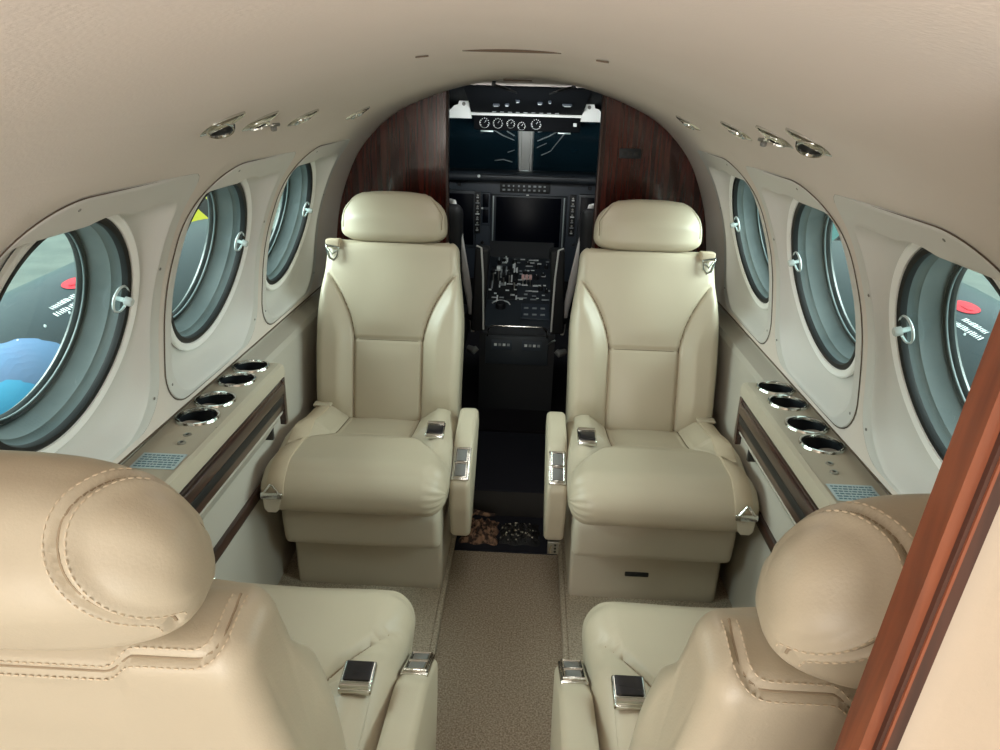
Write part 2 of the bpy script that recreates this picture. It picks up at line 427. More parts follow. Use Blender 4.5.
# window assemblies
def make_window(s, c, num):
    root = empty('window_%d' % num, (0, 0, 0), kind='structure')
    P = []
    seq = []
    for k in range(NT):
        th = 2*PI*k/NT; d = (cos(th), sin(th)); L = RL[k]
        fade = FD(d[0])
        row = []
        def mixp(r, w, off=0):
            a = WP(s, c+d[0]*r, d[1]*r, 0); b = W(s, c+d[0]*r, d[1]*r, off); return a.lerp(b, w)
        r0 = .1965
        for f, w in ((0, -.02), (.1, .0), (.3, .08), (.55, .26), (.78, .58), (.9, .85), (.97, .975), (1, 1)):
            row.append(mixp(max(r0, 0)+(max(L, r0*.985)-r0)*f, w, .002*w))
        for f in (.15, .5, .85): row.append(W(s, c+d[0]*(L+(RB[k]-L)*f), d[1]*(L+(RB[k]-L)*f), .0003+.0017*fade))
        row += [W(s, c+d[0]*(RB[k]-.0025), d[1]*(RB[k]-.0025), .002*fade), W(s, c+d[0]*(RB[k]-.0005), d[1]*(RB[k]-.0005), 0), W(s, c+d[0]*(RB[k]), d[1]*(RB[k]), -.008*fade)]
        seq.append(row)
    n = len(seq[0]); vs = [v for r in seq for v in r]; fs = []
    for k in range(NT):
        j = (k+1) % NT
        for i in range(n-1): fs.append((k*n+i, j*n+i, j*n+i+1, k*n+i+1))
    link('window_panel', vs, fs, 'bezel', root, auto=rad(55))
    gp_ = [W(s, c+cos(2*PI*k/NT)*(RB[k]+.0008), sin(2*PI*k/NT)*(RB[k]+.0008), .0006) for k in list(range(24, NT-24))]
    MB().tube(gp_, [.0001+.0008*min(1, i/14, (len(gp_)-1-i)/14) for i in range(len(gp_))], 6).build('panel_gap', 'seam', root)
    ax = WP(s, 0, 0, 1)-WP(s, 0, 0, 0); o = WP(s, c, 0, 0)
    MB().lathe([(.1985, -.002), (.1975, -.007), (.194, -.0085), (.183, -.0045), (.1810, .004)], o, ax, 96).build('window_rim', 'rim', root)
    MB().lathe([(.183, -.001), (.178, -.004), (.171, -.002), (.1695, .006), (.172, .012)], o, ax, 96).build('gasket', 'gasket', root)
    MB().lathe([(.171, .006), (.170, .012), (.168, .022), (.166, .024), (.1655, .034), (.163, .052), (.161, .066)], o, ax, 96).build('window_tunnel', 'tube', root)
    MB().lathe([(.1635, .060), (.158, .057), (.153, .062), (.152, .072), (.158, .078)], o, ax, 96).build('outer_ring', 'tubering', root)
    MB().lathe([(.1535, .0595), (.1520, .0585), (.1512, .0600), (.1518, .0625)], o, ax, 96).build('ring_lip', 'ringlip', root)
    g = MB(); N = 64
    g.add([o+(WP(s, cos(2*PI*k/N)*.171, sin(2*PI*k/N)*.171, .008)-WP(s, 0, 0, 0)) for k in range(N)], [tuple(range(N))]); g.build('inner_pane', 'pane', root, False)
    g = MB()
    g.add([o+(WP(s, cos(2*PI*k/N)*.1515, sin(2*PI*k/N)*.1515, .070)-WP(s, 0, 0, 0)) for k in range(N)], [tuple(range(N))]); g.build('outer_pane', 'paneout', root, False)
    # round clear shade knob at the forward edge of the pane
    ka = rad(2); kp = WP(s, c+.152*cos(ka), .152*sin(ka)+.008, .0)
    kn = MB().lathe([(0, -.020), (.006, -.020), (.0075, -.018), (.0075, -.008), (.004, -.006), (.004, .006), (.0, .006)], kp, ax, 20).build('shade_knob', 'clear', root)
    MB().lathe([(.0, -.001), (.022, -.001), (.0235, .0005), (.022, .002), (0, .002)], kp, ax, 28).build('knob_disc', 'disc', kn)
    MB().lathe([(.0205, -.0015), (.0225, -.003), (.0242, 0), (.0225, .002)], kp, ax, 28, True).build('knob_ring', 'clear', kn)
    # four small screws on the panel
    for (dy, dt) in ((-.215, -.20), (-.10, .222), (.225, .05), (.225, -.2)):
        p, nn = arch(dt); q = W(s, c+dy, dt, .0022); nv = Vector((s*nn.x, 0, nn.y))
        MB().lathe([(0, .0008), (.0022, .0006), (.003, -.0005)], q, nv, 12).build('screw', 'clip', root)
    return root
k = 1
for s in (-1, 1):
    for c in WC: make_window(s, c, k); k += 1

# ceiling
vs = []; fs = []
ts = [TMAX+(TC-TMAX)*i/24 for i in range(25)]
X = [(W(-1, 0, t).x, W(-1, 0, t).z) for t in ts]+[(W(1, 0, t).x, W(1, 0, t).z) for t in ts[::-1]][1:]
ny = 40
for i in range(ny+1):
    y = -.9+3.42*i/ny
    for x, z in X: vs.append((x, y, z))
nx = len(X)
for i in range(ny):
    for j in range(nx-1): fs.append((i*nx+j, i*nx+j+1, (i+1)*nx+j+1, (i+1)*nx+j))
ceil = tag(link('ceiling', vs, fs, 'liner'), kind='structure')
sl = MB().box((-.062, .985, 1.3525), (.062, .991, 1.3565)); sl.build('ceiling_slot', 'seam', ceil)
for sx in (-1, 1):
    MB().box((-.009, -.0015, -.001), (.009, .0015, .001), 0, Matrix.Translation((sx*.115, 1.0, 1.3455)) @ Matrix.Rotation(-sx*rad(40), 4, 'Z') @ Matrix.Rotation(sx*rad(7), 4, 'Y')).build('ceiling_nick', 'seam', ceil)
MB().box((-.07, 2.44, 1.348), (.02, 2.444, 1.3525)).build('ceiling_slot', 'seam', ceil)

# floor: dropped aisle, carpeted risers under the seats, dark well and step to the cockpit
AX = .158
fl = tag(MB().box((-.70, -.9, -.04), (.70, 2.07, 0)).build('floor', 'carpet', smooth=False), kind='structure')
for s in (-1, 1):
    b = MB().box((AX if s > 0 else -.66, -.9, 0), (.66 if s > 0 else -AX, 2.5, .030), .008).build('seat_riser', 'carpet2', fl)
    MB().tube([(s*(AX+.012), -.9, .0305), (s*(AX+.012), 1.9, .0305)], .0018, 6).build('carpet_seam', 'carpet', fl)
MB().box((-AX, 1.86, 0), (AX, 2.06, .004)).build('floor_well', 'navy', fl, False)
st = MB().box((-AX, 2.06, 0), (AX, 2.5, .098), .004).build('entry_step', 'stepgrey', fl)
MB().box((-AX, 2.058, .096), (AX, 2.5, .101), .002).build('step_mat', 'navy', fl)

# ------------------------------------------------------------------ passenger seats
def make_seat(name, loc, rz, h, label, hlift=0, bky=.035, ady=0, slot=False, bracket=False, stitch=False):
    root = empty(name, loc, rz, label, 'seat', 'club seats facing each other')
    TH = 'seamlight' if stitch else 'seamdark'  # paler groove colour on the near seats
    mir = h
    sx = lambda x: x*h
    def mbx(mb):   # mirror a local mesh builder
        for v in mb.v: v.x *= h
        return mb
    # plinth and skirt
    p = rpoly([(.12, .03, .004), (.125, .215, .02), (-.22, .215, .02), (-.22, .03, .004)], 60)
    base = Loft(p, .20, .012, 12, mir=mir).build('base', 'vinyl', root)
    if slot:
        MB().box((-.012, -.004, -.007), (.052, .002, .007), .003, Matrix.Translation((0, .124, .115))).build('recessed_handle', 'black', base)
    p = rpoly([(.190, .205, .012), (.203, .33, .03), (-.19, .34, .03), (-.2, .205, .012)], 70)
    Loft(p, .203, .02, 16, mir=mir, disp=lambda x, y, z, i: .004*gauss(z-.27, .05)).build('skirt', 'vinyl', root)
    # cushion
    pc = rpoly([(.185, .315, .02), (.262, .345, .05), (.272, .418, .06), (.205, .456, .07), (.06, .452, .06), (-.06, .424, .10), (-.23, .402, .03), (-.23, .33, .02)], 210)
    def cd(x, y, z, i):
        d = 0
        top = smoothstep(.34, .375, z); ax = abs(x)
        xb = .105+.75*max(0, y)
        dist = (ax-xb)/(1.25 if y > 0 else 1)
        live = 1-smoothstep(.13, .17, y)
        bol = smoothstep(0, .055, dist)*live
        inn = 1-smoothstep(-.012, .0, dist)
        back = 1-smoothstep(-.004, .004, y)
        d += top*(.030*bol*(1-smoothstep(.0, .15, y)) - .010*gauss(dist, .0045)*live)
        d += top*inn*(back*(.008*(1-(ax/.105)**2 if ax < .105 else 0)-.010) + (1-back)*.006*smoothstep(0, .07, y)*(1-.5*smoothstep(.16, .26, y)))
        d -= top*inn*.010*gauss(y, .0045)
        # gathers at the inboard end of the roll
        e = smoothstep(.165, .205, x)*smoothstep(.17, .23, y)
        d += e*.0028*sin(z*330+x*40)
        d += .0015*sin(x*21+1)*sin(y*17)*top
        return d
    cu = Loft(pc, .229, .055, 100, disp=cd, mir=mir, post=lambda x, y, z: (x-.006, y, z))
    cush = cu.build('seat_cushion', 'leather', root)
    tops = None
    fi = lambda y: cu.find(y, .46, lambda p: p.y > .375 and p.x < .2)
    def fidx(y):   # fractional profile index on the top at depth y
        i = fi(y); best = i
        for j in range(-2, 3):
            for f in range(0, 10):
                q = (i+j+f/10) % cu.n; i0 = int(q); p = cu.p[i0].lerp(cu.p[(i0+1) % cu.n], q-i0)
                b0 = int(best); pb_ = cu.p[b0].lerp(cu.p[(b0+1) % cu.n], best-b0)
                if abs(p.x-y) < abs(pb_.x-y): best = q
        return best
    cu.seam([(-.103+.206*k/30, fidx(0)) for k in range(31)], 'seam_shade', TH, cush, .0018)
    for sg in (-1, 1):
        cu.seam([(sg*(.105+.75*max(0, y)), fidx(y)) for y in [-.19+.315*k/40 for k in range(41)]], 'seam_shade', TH, cush, .0018)
    # lap belt strap along the outboard bolster with its chrome tongue hanging over the roll
    def strap(lo, xc, ifrom, ito, wd, lift, nm='belt_strap', m='belt', par=root, step=2):
        L = []
        idx = list(range(ifrom, ito, step)) if ito > ifrom else list(range(ifrom, ito, -step))
        for i in idx:
            i %= lo.n
            L.append([lo.pt(xc+q*wd/2, i, lift=lift+(.0015 if abs(q) < .9 else 0)) for q in (-1, -.85, 0, .85, 1)]+[lo.pt(xc+q*wd/2, i, lift=-.002) for q in (1, -1)])
        vs = [v for r in L for v in r]; n = 7; fs = []
        for a in range(len(L)-1):
            for k in range(n): fs.append((a*n+k, a*n+(k+1) % n, (a+1)*n+(k+1) % n, (a+1)*n+k))
        fs += [tuple(range(n)), tuple(range((len(L)-1)*n, len(L)*n))]
        return link(nm, vs, fs, m, par)
    ist = min(range(cu.n), key=lambda i: (cu.p[i]-Vector((.272, .40))).length)
    ien = min(range(cu.n), key=lambda i: (cu.p[i]-Vector((-.19, .408))).length)
    if ien < ist: ien += cu.n
    strap(cu, -.178, ist, ien, .044, .0035)
    # keeper where the strap comes out at the back
    bp = cu.pt(-.178, (ien-6) % cu.n, lift=.006)
    MB().box((-.026, -.014, -.004), (.026, .014, .004), .0035, Matrix.Translation(bp)).build('strap_keeper', 'leather', root)
    tp = cu.pt(-.182, ist, lift=.008); ny_ = (cu.pt(-.182, ist, lift=.02)-tp).normalized()
    zz = (cu.pt(-.182, ist+3, lift=.008)-cu.pt(-.182, ist-3, lift=.008)).normalized(); xx = zz.cross(ny_).normalized()
    mt = Matrix((xx, ny_, zz)).transposed().to_4x4(); mt.translation = tp
    tg = MB(); tg.box((-.026, -.003, -.008), (.026, .006, .008), .003, mt); 
    t0 = tg.build('belt_tongue', 'chrome', root)
    q = MB(); q.tube([mt @ Vector(v) for v in ((-.018, .003, .006), (-.002, .004, .028), (.002, .004, .028), (.018, .003, .006))], .0028, 8); q.build('tongue_triangle', 'chrome', t0)
    q = MB(); q.prism([(-.021, -.008), (.021, -.008), (.018, -.034), (.010, -.042), (-.010, -.042), (-.018, -.034)], 1, -.002, .001)
    q.v = [mt @ v for v in q.v]; q.build('leather_tab', 'vinyl', t0)
    # buckle on the inboard bolster
    ib = min(range(cu.n), key=lambda i: abs(cu.p[i].x-bky)+(9 if cu.p[i].y < .375 else 0))
    if_ = ib; it_ = min(range(cu.n), key=lambda i: abs(cu.p[i].x+.17)+(9 if cu.p[i].y < .375 else 0))
    BX = .178
    if it_ < if_: it_ += cu.n
    strap(cu, BX, if_, it_, .044, .004, 'buckle_strap', 'leather')
    bp = cu.pt(BX, ib, lift=.010); nb = (cu.pt(BX, ib, lift=.03)-bp).normalized()
    yb = (cu.pt(BX, (ib-4) % cu.n, lift=.01)-cu.pt(BX, (ib+4) % cu.n, lift=.01)).normalized(); xb = yb.cross(nb).normalized()
    mb_ = Matrix((xb, yb, nb)).transposed().to_4x4(); mb_.translation = bp
    bk = MB().box((-.025, -.028, -.010), (.025, .028, .004), .004, mb_).build('belt_buckle', 'chrome', root)
    MB().box((-.021, -.010, .003), (.021, .025, .007), .002, mb_).build('buckle_plate', 'darkplate', bk)
    q = MB(); q.tube([mb_ @ Vector((x, -.020, .005)) for x in (-.022, .022)], .0055, 10); q.build('buckle_bar', 'chrome', bk)
    # backrest
    LEAN = math.atan2(.150, .495); HB = .517
    FY, FZ = -.18, .405
    def post(x, y, z):   # y = thickness, z = height along the lean
        return (x, FY+y*cos(LEAN)-z*sin(LEAN), FZ+z*cos(LEAN)+y*sin(LEAN))
    pb = rpoly([(.004, -.02, .035), (.012, .20, .4), (.0, .519, .034), (-.090, .523, .032), (-.108, .30, .3), (-.125, -.06, .03)], 250)
    def xsc(y, z):
        v = z/HB
        return 1-.012*smoothstep(.5, 0, v)-.095*smoothstep(.52, .98, v)
    def xseam(z):
        v = z/HB
        return .100 if v < .40 else .100+.105*(min(1.0, (v-.40)/.43))**2.1
    pts_ = [(pb[k], 0) for k in range(len(pb))]
    kt = min(range(len(pb)), key=lambda k: (pb[k]-Vector((-.02, .52))).length)
    dr_ = 1 if pb[(kt+3) % len(pb)].x < pb[kt].x else -1
    UL = {}; acc = 0; kk = kt
    for _ in range(110):
        UL[(round(pb[kk].x, 6), round(pb[kk].y, 6))] = acc
        k2 = (kk+dr_) % len(pb); acc += (pb[k2]-pb[kk]).length; kk = k2
    UK = sorted((v, k) for k, v in UL.items())
    def ulen(y, z):
        v = UL.get((round(y, 6), round(z, 6)))
        if v is None: v = min(UK, key=lambda q: (q[1][0]-y)**2+(q[1][1]-z)**2)[0]
        return v
    U0, XE, RC = .062, .186, .022
    def welt(ax, u):
        e1 = u-st0(ax)-U0+RC; e2 = ax-XE+RC
        return min(max(e1, e2), 0)+math.hypot(max(e1, 0), max(e2, 0))-RC
    def st0(ax): return .018*(1-smoothstep(.084, .108, ax))
    def bd(x, y, z, i):
        v = z/HB; ax = abs(x); d = 0
        front = smoothstep(-.035, -.010, y)
        if front > 0 and z < .51:
            xs_ = xseam(z)
            slope = 0 if v < .4 else .105*2.1/.43*max(.02, (v-.4)/.43)**1.1/HB
            dist = (ax-xs_)/math.sqrt(1+slope*slope)
            live = 1-smoothstep(.80, .86, v)
            bol = smoothstep(0, .05, dist)*live
            d += front*(.024*bol*smoothstep(0, .12, z+.03))
            d -= front*.010*gauss(dist, .0042)*(1-smoothstep(.80, .87, v))
            if ax < xs_:
                d -= front*.008*gauss(z-.232, .0042)
                puff = (1-(ax/xs_)**2)
                d += front*.010*puff*(1-gauss(z-.232, .035))
                d += front*.004*puff*gauss(z-.10, .1)
            d += front*.0012*sin(x*30)*sin(z*19)
        # rear top edge: welt seam, stepped down in the middle under the headrest
        if y < -.02 and z > .36:
            st_ = .018*(1-smoothstep(.084, .108, ax))
            u = ulen(y, z)
            sd = welt(ax, u)
            d += smoothstep(.0, .014, u)*(.0035*gauss(sd, .012) - .0065*gauss(sd, .0040))
            d -= .25*st_*smoothstep(.03, .06, u)*(1-smoothstep(.08, .15, u))
        if y < -.06: d += .008*gauss(z-.2, .16)*(1-(ax/.214)**2)
        return d
    bl = Loft(pb, .214, .027, 96, disp=bd, xs=xsc, post=post, mir=mir)
    bk_ = bl.build('backrest', 'leather', root)
    def bidx(z): return bl.find(.006, z, lambda p: p.x > -.012)
    bl.seam([(-.098+.196*k/30, bidx(.232)) for k in range(31)], 'seam_shade', TH, bk_)
    for sg in (-1, 1):
        ii = sorted([i for i in range(bl.n) if bl.p[i].x > -.012 and .0 < bl.p[i].y < .410], key=lambda i: bl.p[i].y)
        bl.seam([(sg*xseam(bl.p[i].y), i) for i in ii], 'seam_shade', TH, bk_)
    # shoulder belt: short webbing over the outboard shoulder with its chrome guide
    sp = Vector((-.168*h, *post(0, .008, .497)[1:]))
    nrm = Vector((0, cos(LEAN), sin(LEAN))); upv = Vector((0, -sin(LEAN), cos(LEAN)))
    ms = Matrix((Vector((1, 0, 0)), nrm, upv)).transposed().to_4x4(); ms.translation = sp
    sb = MB().box((-.019, -.03, -.004), (.022, .010, .020), .005, ms @ Matrix.Rotation(rad(-12), 4, 'X')).build('shoulder_strap', 'belt', root)
    g = MB(); pts = [(-.020*h, .008, .002), (.018*h, .012, -.006), (.016*h, .014, -.030), (.006*h, .016, -.042), (-.006*h, .015, -.036), (-.014*h, .012, -.018)]
    g.tube([ms @ Vector(p) for p in pts], .0038, 8, closed=True); g.build('strap_guide', 'chrome', sb)
    g = MB(); g.tube([ms @ Vector(p) for p in ((-.012*h, .014, -.010), (.0, .016, -.026), (.012*h, .014, -.014))], .003, 8); g.build('guide_bar', 'nickel', sb)
    # headrest
    ph = rpoly([(.018, .515, .03), (.030, .585, .05), (.004, .664, .05), (-.055, .665, .05), (-.108, .615, .055), (-.096, .530, .045), (-.055, .513, .03)], 170)
    HW = .156
    def hseam(y, z):
        v = Vector((y+.045, z-.592)); v.normalize()
        k = max(0, v.x*cos(rad(114))+v.y*sin(rad(114)))
        return HW-(.012+.064*k**1.1)
    def hd(x, y, z, i):
        d = 0
        ds = abs(x)-hseam(y, z)
        lv = smoothstep(.530, .552, z)
        d += lv*(.003*gauss(ds, .012)-.0065*gauss(ds, .0036))
        d -= lv*.004*smoothstep(0, .02, ds)
        d += .003*gauss(z-.58, .05)*(1-(x/HW)**2)
        return d
    hl = Loft(ph, HW, .0, 120, disp=hd, post=lambda x, y, z: post(x, y, z+hlift), mir=mir, scale=((-.045, .562), 3.0))
    st_x = [HW*sin(PI/2*(k/70)) for k in range(-70, 71)]
    hl.st = [(max(-HW*.9999, min(HW*.9999, x)), 0) for x in st_x]
    hr = hl.build('headrest', 'leather', root)
    for sgn in (-1, 1):
        o_ = range(hl.n) if sgn else 0
        k0 = hl.find(-.10, .525)
        seq_ = [(k0+j) % hl.n for j in range(hl.n)]
        seq_ = [i for i in seq_ if hl.p[i].y > .548]
        hl.seam([(sgn*hseam(hl.p[i].x, hl.p[i].y), i) for i in seq_], 'seam_shade', TH, hr)
    if stitch:
        def stitches(lo, path, par, nm='stitching'):
            """path: list of (x, index float) on the surface; little thread dashes"""
            mb = MB(); P = [lo.pt(x, i, lift=.0004) for x, i in path]
            for _ in range(2): P = [P[0]]+[(P[a-1]+P[a]*2+P[a+1])/4 for a in range(1, len(P)-1)]+[P[-1]]
            P = resample3(P, .0062)
            for a in range(len(P)-1):
                p0 = P[a].lerp(P[a+1], .18); p1 = P[a].lerp(P[a+1], .80)
                mb.tube([p0, p0.lerp(p1, .5), p1], [.0005, .0009, .0005], 5)
            return tag(mb.build(nm, 'thread', par), kind='stuff')
        for sgn in (-1, 1):
            for off in (-.007, .007):
                stitches(hl, [(sgn*(hseam(hl.p[i].x, hl.p[i].y)+off), i) for i in seq_ if hl.p[i].x < .0], hr)
        us = sorted((v, min(range(bl.n), key=lambda q: (bl.p[q]-Vector(k)).length)) for k, v in UL.items())
        def uidx(u):
            for a in range(len(us)-1):
                if us[a][0] <= u <= us[a+1][0]: return us[a][1]+dr_*(u-us[a][0])/max(1e-9, us[a+1][0]-us[a][0])
            return us[-1][1]
        for off in (-.007, 0, .007):
            half = []; r_ = RC+off
            for k in range(0, 60): half.append((k/59*(XE-RC), U0+off+st0(k/59*(XE-RC))))
            for k in range(1, 9): a_ = PI/2*(1-k/8); half.append((XE-RC+r_*cos(a_), U0-RC+r_*sin(a_)))
            for k in range(1, 10): half.append((XE+off, (U0-RC)*(1-k/9)))
            path = [(-x, uidx(max(0, u))) for x, u in half[::-1]]+[(x, uidx(max(0, u))) for x, u in half[1:]]
            if off: stitches(bl, path, bk_)
            else: bl.seam(path, 'seam_shade', TH, bk_)
    # inboard armrest
    pa = rpoly([(.105, .19, .02), (.136, .30, .10), (.140, .376, .03), (.010, .440, .08), (-.16, .462, .03), (-.20, .40, .03), (-.12, .33, .06), (.02, .20, .04)], 110)
    AXC = .247
    ar = Loft(pa, .0270, .0135, 8, mir=1, post=lambda x, y, z: ((x+AXC)*h, y+ady, z))
    am = ar.build('armrest', 'leather', root)
    # control plate set in the sloping front end
    p0 = Vector((AXC*h, .134+ady, .3815)); p1 = Vector((AXC*h, .036+ady, .4295))
    cz = (p1-p0).normalized(); cn = Vector((0, cz.z, -cz.y)); cx = Vector((1, 0, 0))
    mc = Matrix((cx, cn, cz)).transposed().to_4x4(); mc.translation = (p0+p1)/2
    cp = MB().box((-.0225, -.005, -.052), (.0225, .002, .052), .002, mc).build('control_plate', 'chrome', am)
    def ring(z0, z1, w):
        q = MB(); q.tube([mc @ Vector(p) for p in ((-w, .004, z0), (w, .004, z0), (w, .004, z1), (-w, .004, z1))], .0030, 8, closed=True); return q
    ring(-.045, -.002, .0165).build('button_frame', 'chrome', cp); ring(.002, .045, .0165).build('button_frame', 'chrome', cp)
    MB().box((-.013, .000, -.042), (.013, .0055, -.005), .002, mc).build('recline_button', 'greybtn', cp)
    MB().box((-.013, .000, .005), (.013, .0055, .042), .002, mc).build('track_button', 'greybtn', cp)
    if bracket:
        br = MB().box((.232*h if h > 0 else .262*h, .095, .155), (.262*h if h > 0 else .232*h, .108, .193), .001).build('rail_bracket', 'nickel', root)
        for k in range(3): MB().lathe([(0, .002), (.003, .001), (.0034, 0)], (.242*h, .109, .164+.010*k), (0, 1, 0), 10).build('rivet', 'black', br)
        MB().tube([(.254*h, .109, .160), (.256*h, .112, .172), (.252*h, .111, .184)], .003, 8).build('latch', 'chrome', br)
    return root
def resample3(P, step):
    L = [0]
    for i in range(1, len(P)): L.append(L[-1]+(P[i]-P[i-1]).length)
    n = max(2, int(L[-1]/step)); out = []; j = 0
    for k in range(n+1):
        t = L[-1]*k/n
        while j < len(L)-2 and L[j+1] < t: j += 1
        out.append(P[j].lerp(P[j+1], min(1, max(0, (t-L[j])/max(1e-9, L[j+1]-L[j])))))
    return out
make_seat('cabin_seat', (-.368, 1.75, 0), PI, -1, 'cream leather seat facing the viewer on the left of the aisle')
make_seat('cabin_seat', (.377, 1.75, 0), PI, 1, 'cream leather seat facing the viewer on the right, black slot in its base', slot=True, bracket=True)
make_seat('cabin_seat', (-.372, .852, 0), 0, 1, 'near cream leather seat seen from behind, left of the aisle', hlift=.002, bky=.0, ady=.014, stitch=True)
make_seat('cabin_seat', (.381, .852, 0), 0, -1, 'near cream leather seat seen from behind, partly hidden by the wood trim', hlift=.002, bky=.0, ady=.014, stitch=True)

# ------------------------------------------------------------------ side ledges with cup holders and table slot
def ledge(s, label):
    root = empty('side_console', (0, 0, 0), 0, label, 'console', 'side consoles under the windows')
    Y0, Y1 = 1.03, 1.622
    # top slab with its angled inboard face, cut by the four cup wells
    CY = [1.297, 1.384, 1.502, 1.590]; CX = .6215; R = .0385; Z = .681
    inner, outer = .552, .668
    vs = []; fs = []
    def V(x, y, z): vs.append((s*x, y, z)); return len(vs)-1
    ND = 32
    ys = [Y0]+[(CY[i]+CY[i+1])/2 for i in range(3)]+[Y1]
    ys = [Y0, CY[0]-.0435]+[(CY[i]+CY[i+1])/2 for i in range(3)]+[Y1]
    xa, xb = inner+.012, outer
    for c in range(4):
        y0, y1 = ys[c+1], ys[c+2]; cy = CY[c]
        ring = []; rec = []
        for k in range(ND):
            a = 2*PI*k/ND; dx, dy = cos(a), sin(a)
            ring.append(V(CX+R*dx, cy+R*dy, Z))
            f = min((xb-CX)/dx if dx > 1e-6 else ((xa-CX)/dx if dx < -1e-6 else 9), (y1-cy)/dy if dy > 1e-6 else ((y0-cy)/dy if dy < -1e-6 else 9))
            rec.append(V(CX+f*dx, cy+f*dy, Z))
        for k in range(ND):
            j = (k+1) % ND; fs.append((ring[k], ring[j], rec[j], rec[k]))
        for (ex, ey) in ((xa, y0), (xa, y1), (xb, y0), (xb, y1)):
            cq = sorted(range(ND), key=lambda k: (vs[rec[k]][0]*s-ex)**2+(vs[rec[k]][1]-ey)**2)[:2]
            v = V(ex, ey, Z); fs.append((v, rec[cq[0]], rec[cq[1]]))
    # plain aft end
    fs.append((V(xa, Y0, Z-.006), V(xb, Y0, Z-.006), V(xb, ys[1], Z), V(xa, ys[1], Z)))
    top = link('console_top', vs, fs, 'vinyl', root, auto=rad(50))
    b = MB()
    b.prism([(inner+.012, Z), (inner+.004, Z-.004), (inner, Z-.014), (inner, .650), (inner+.02, .646), (inner+.02, Z-.010)], 1, Y0, Y1)
    for v in b.v: v.x *= s
    b.build('console_edge', 'vinyl', root)
    # body below: wood framed table slot
    q = MB(); q.prism([(inner+.004, .652), (inner+.004, .560), (.622, .545), (.655, .60), (.655, .618), (inner+.02, .618), (inner+.02, .652)], 1, Y0+.004, Y1-.004)
    for v in q.v: v.x *= s
    q.build('console_body', 'lower', root, smooth=False)
    sf = MB().box((inner-.001 if s > 0 else -(inner+.010), Y0, .572), (inner+.010 if s > 0 else -(inner-.001), Y1-.012, .645), .001).build('slot_frame', 'walnut', root)
    MB().box((inner-.004 if s > 0 else -(inner+.004), Y0+.012, .592), (inner+.004 if s > 0 else -(inner-.004), Y1-.035, .612), .001).build('table_slot', 'black', sf)
    MB().box((inner-.007 if s > 0 else -(inner+.004), Y0+.008, .615), (inner+.004 if s > 0 else -(inner-.007), Y1-.03, .640), .003).build('slot_flap', 'walnut', sf)
    MB().box((inner-.003 if s > 0 else -(inner+.012), Y1-.030, .530), (inner+.012 if s > 0 else -(inner-.003), Y1-.012, .650), .002).build('slot_stile', 'walnut', sf)
    # door panel under the slot
    q = MB(); q.prism([(inner+.002, .565), (inner+.012, .57), (.624, .470), (.617, .470)], 1, Y0, Y1-.012)
    for v in q.v: v.x *= s
    q.build('table_door', 'lower', root, smooth=False)
    MB().box((.598 if s > 0 else -.630, Y1+.002, .468), (.630 if s > 0 else -.598, Y1+.014, .585), .002).build('pull_strap', 'stepgrey', root)
    for cy in CY:
        w = MB().lathe([(R-.001, .001), (R-.002, -.05), (R-.006, -.058), (0, -.058)], (s*CX, cy, Z), (0, 0, 1), 40).build('cup_well', 'cup', root)
        MB().lathe([(R-.002, -.002), (R-.001, .0035), (R+.001, .0048), (R+.0035, .0042), (R+.0052, .0), (R+.004, -.002)], (s*CX, cy, Z), (0, 0, 1), 48).build('cup_ring', 'chrome', w)
    for k, yy in enumerate((1.218, 1.185)):
        j = MB().lathe([(.0, .001), (.0035, .001), (.0035, .003), (.0055, .0035), (.0075, .002), (.008, -.001)], (s*(.607-.004*k), yy, Z-.002), (0, 0, 1), 20).build('headphone_jack', 'nickel', root)
        MB().lathe([(0, .0022), (.0034, .0022)], (s*(.607-.004*k), yy, Z-.002), (0, 0, 1), 14).build('jack_hole', 'black', j)
    tl = math.atan2(.006, ys[1]-Y0)
    mp = Matrix.Translation((s*.612, 1.115, Z-.0035)) @ Matrix.Rotation(tl, 4, 'X')
    pl = MB().box((-.040, -.027, 0), (.040, .027, .0012), 0, mp).build('placard', 'placard', root, False)
    wr = MB(); random.seed(3)
    for r in range(6):
        x = -.035
        while x < .033:
            wd = random.uniform(.003, .009); wr.box((x, .019-.008*r-.0018, .001), (min(x+wd, .036), .019-.008*r+.0018, .0016), 0, mp); x += wd+.002
    tag(wr.build('placard_print', 'ink', pl, False), kind='stuff')
    return root
ledge(-1, 'cream console with four cup wells under the left windows')
ledge(1, 'cream console with four cup wells under the right windows')

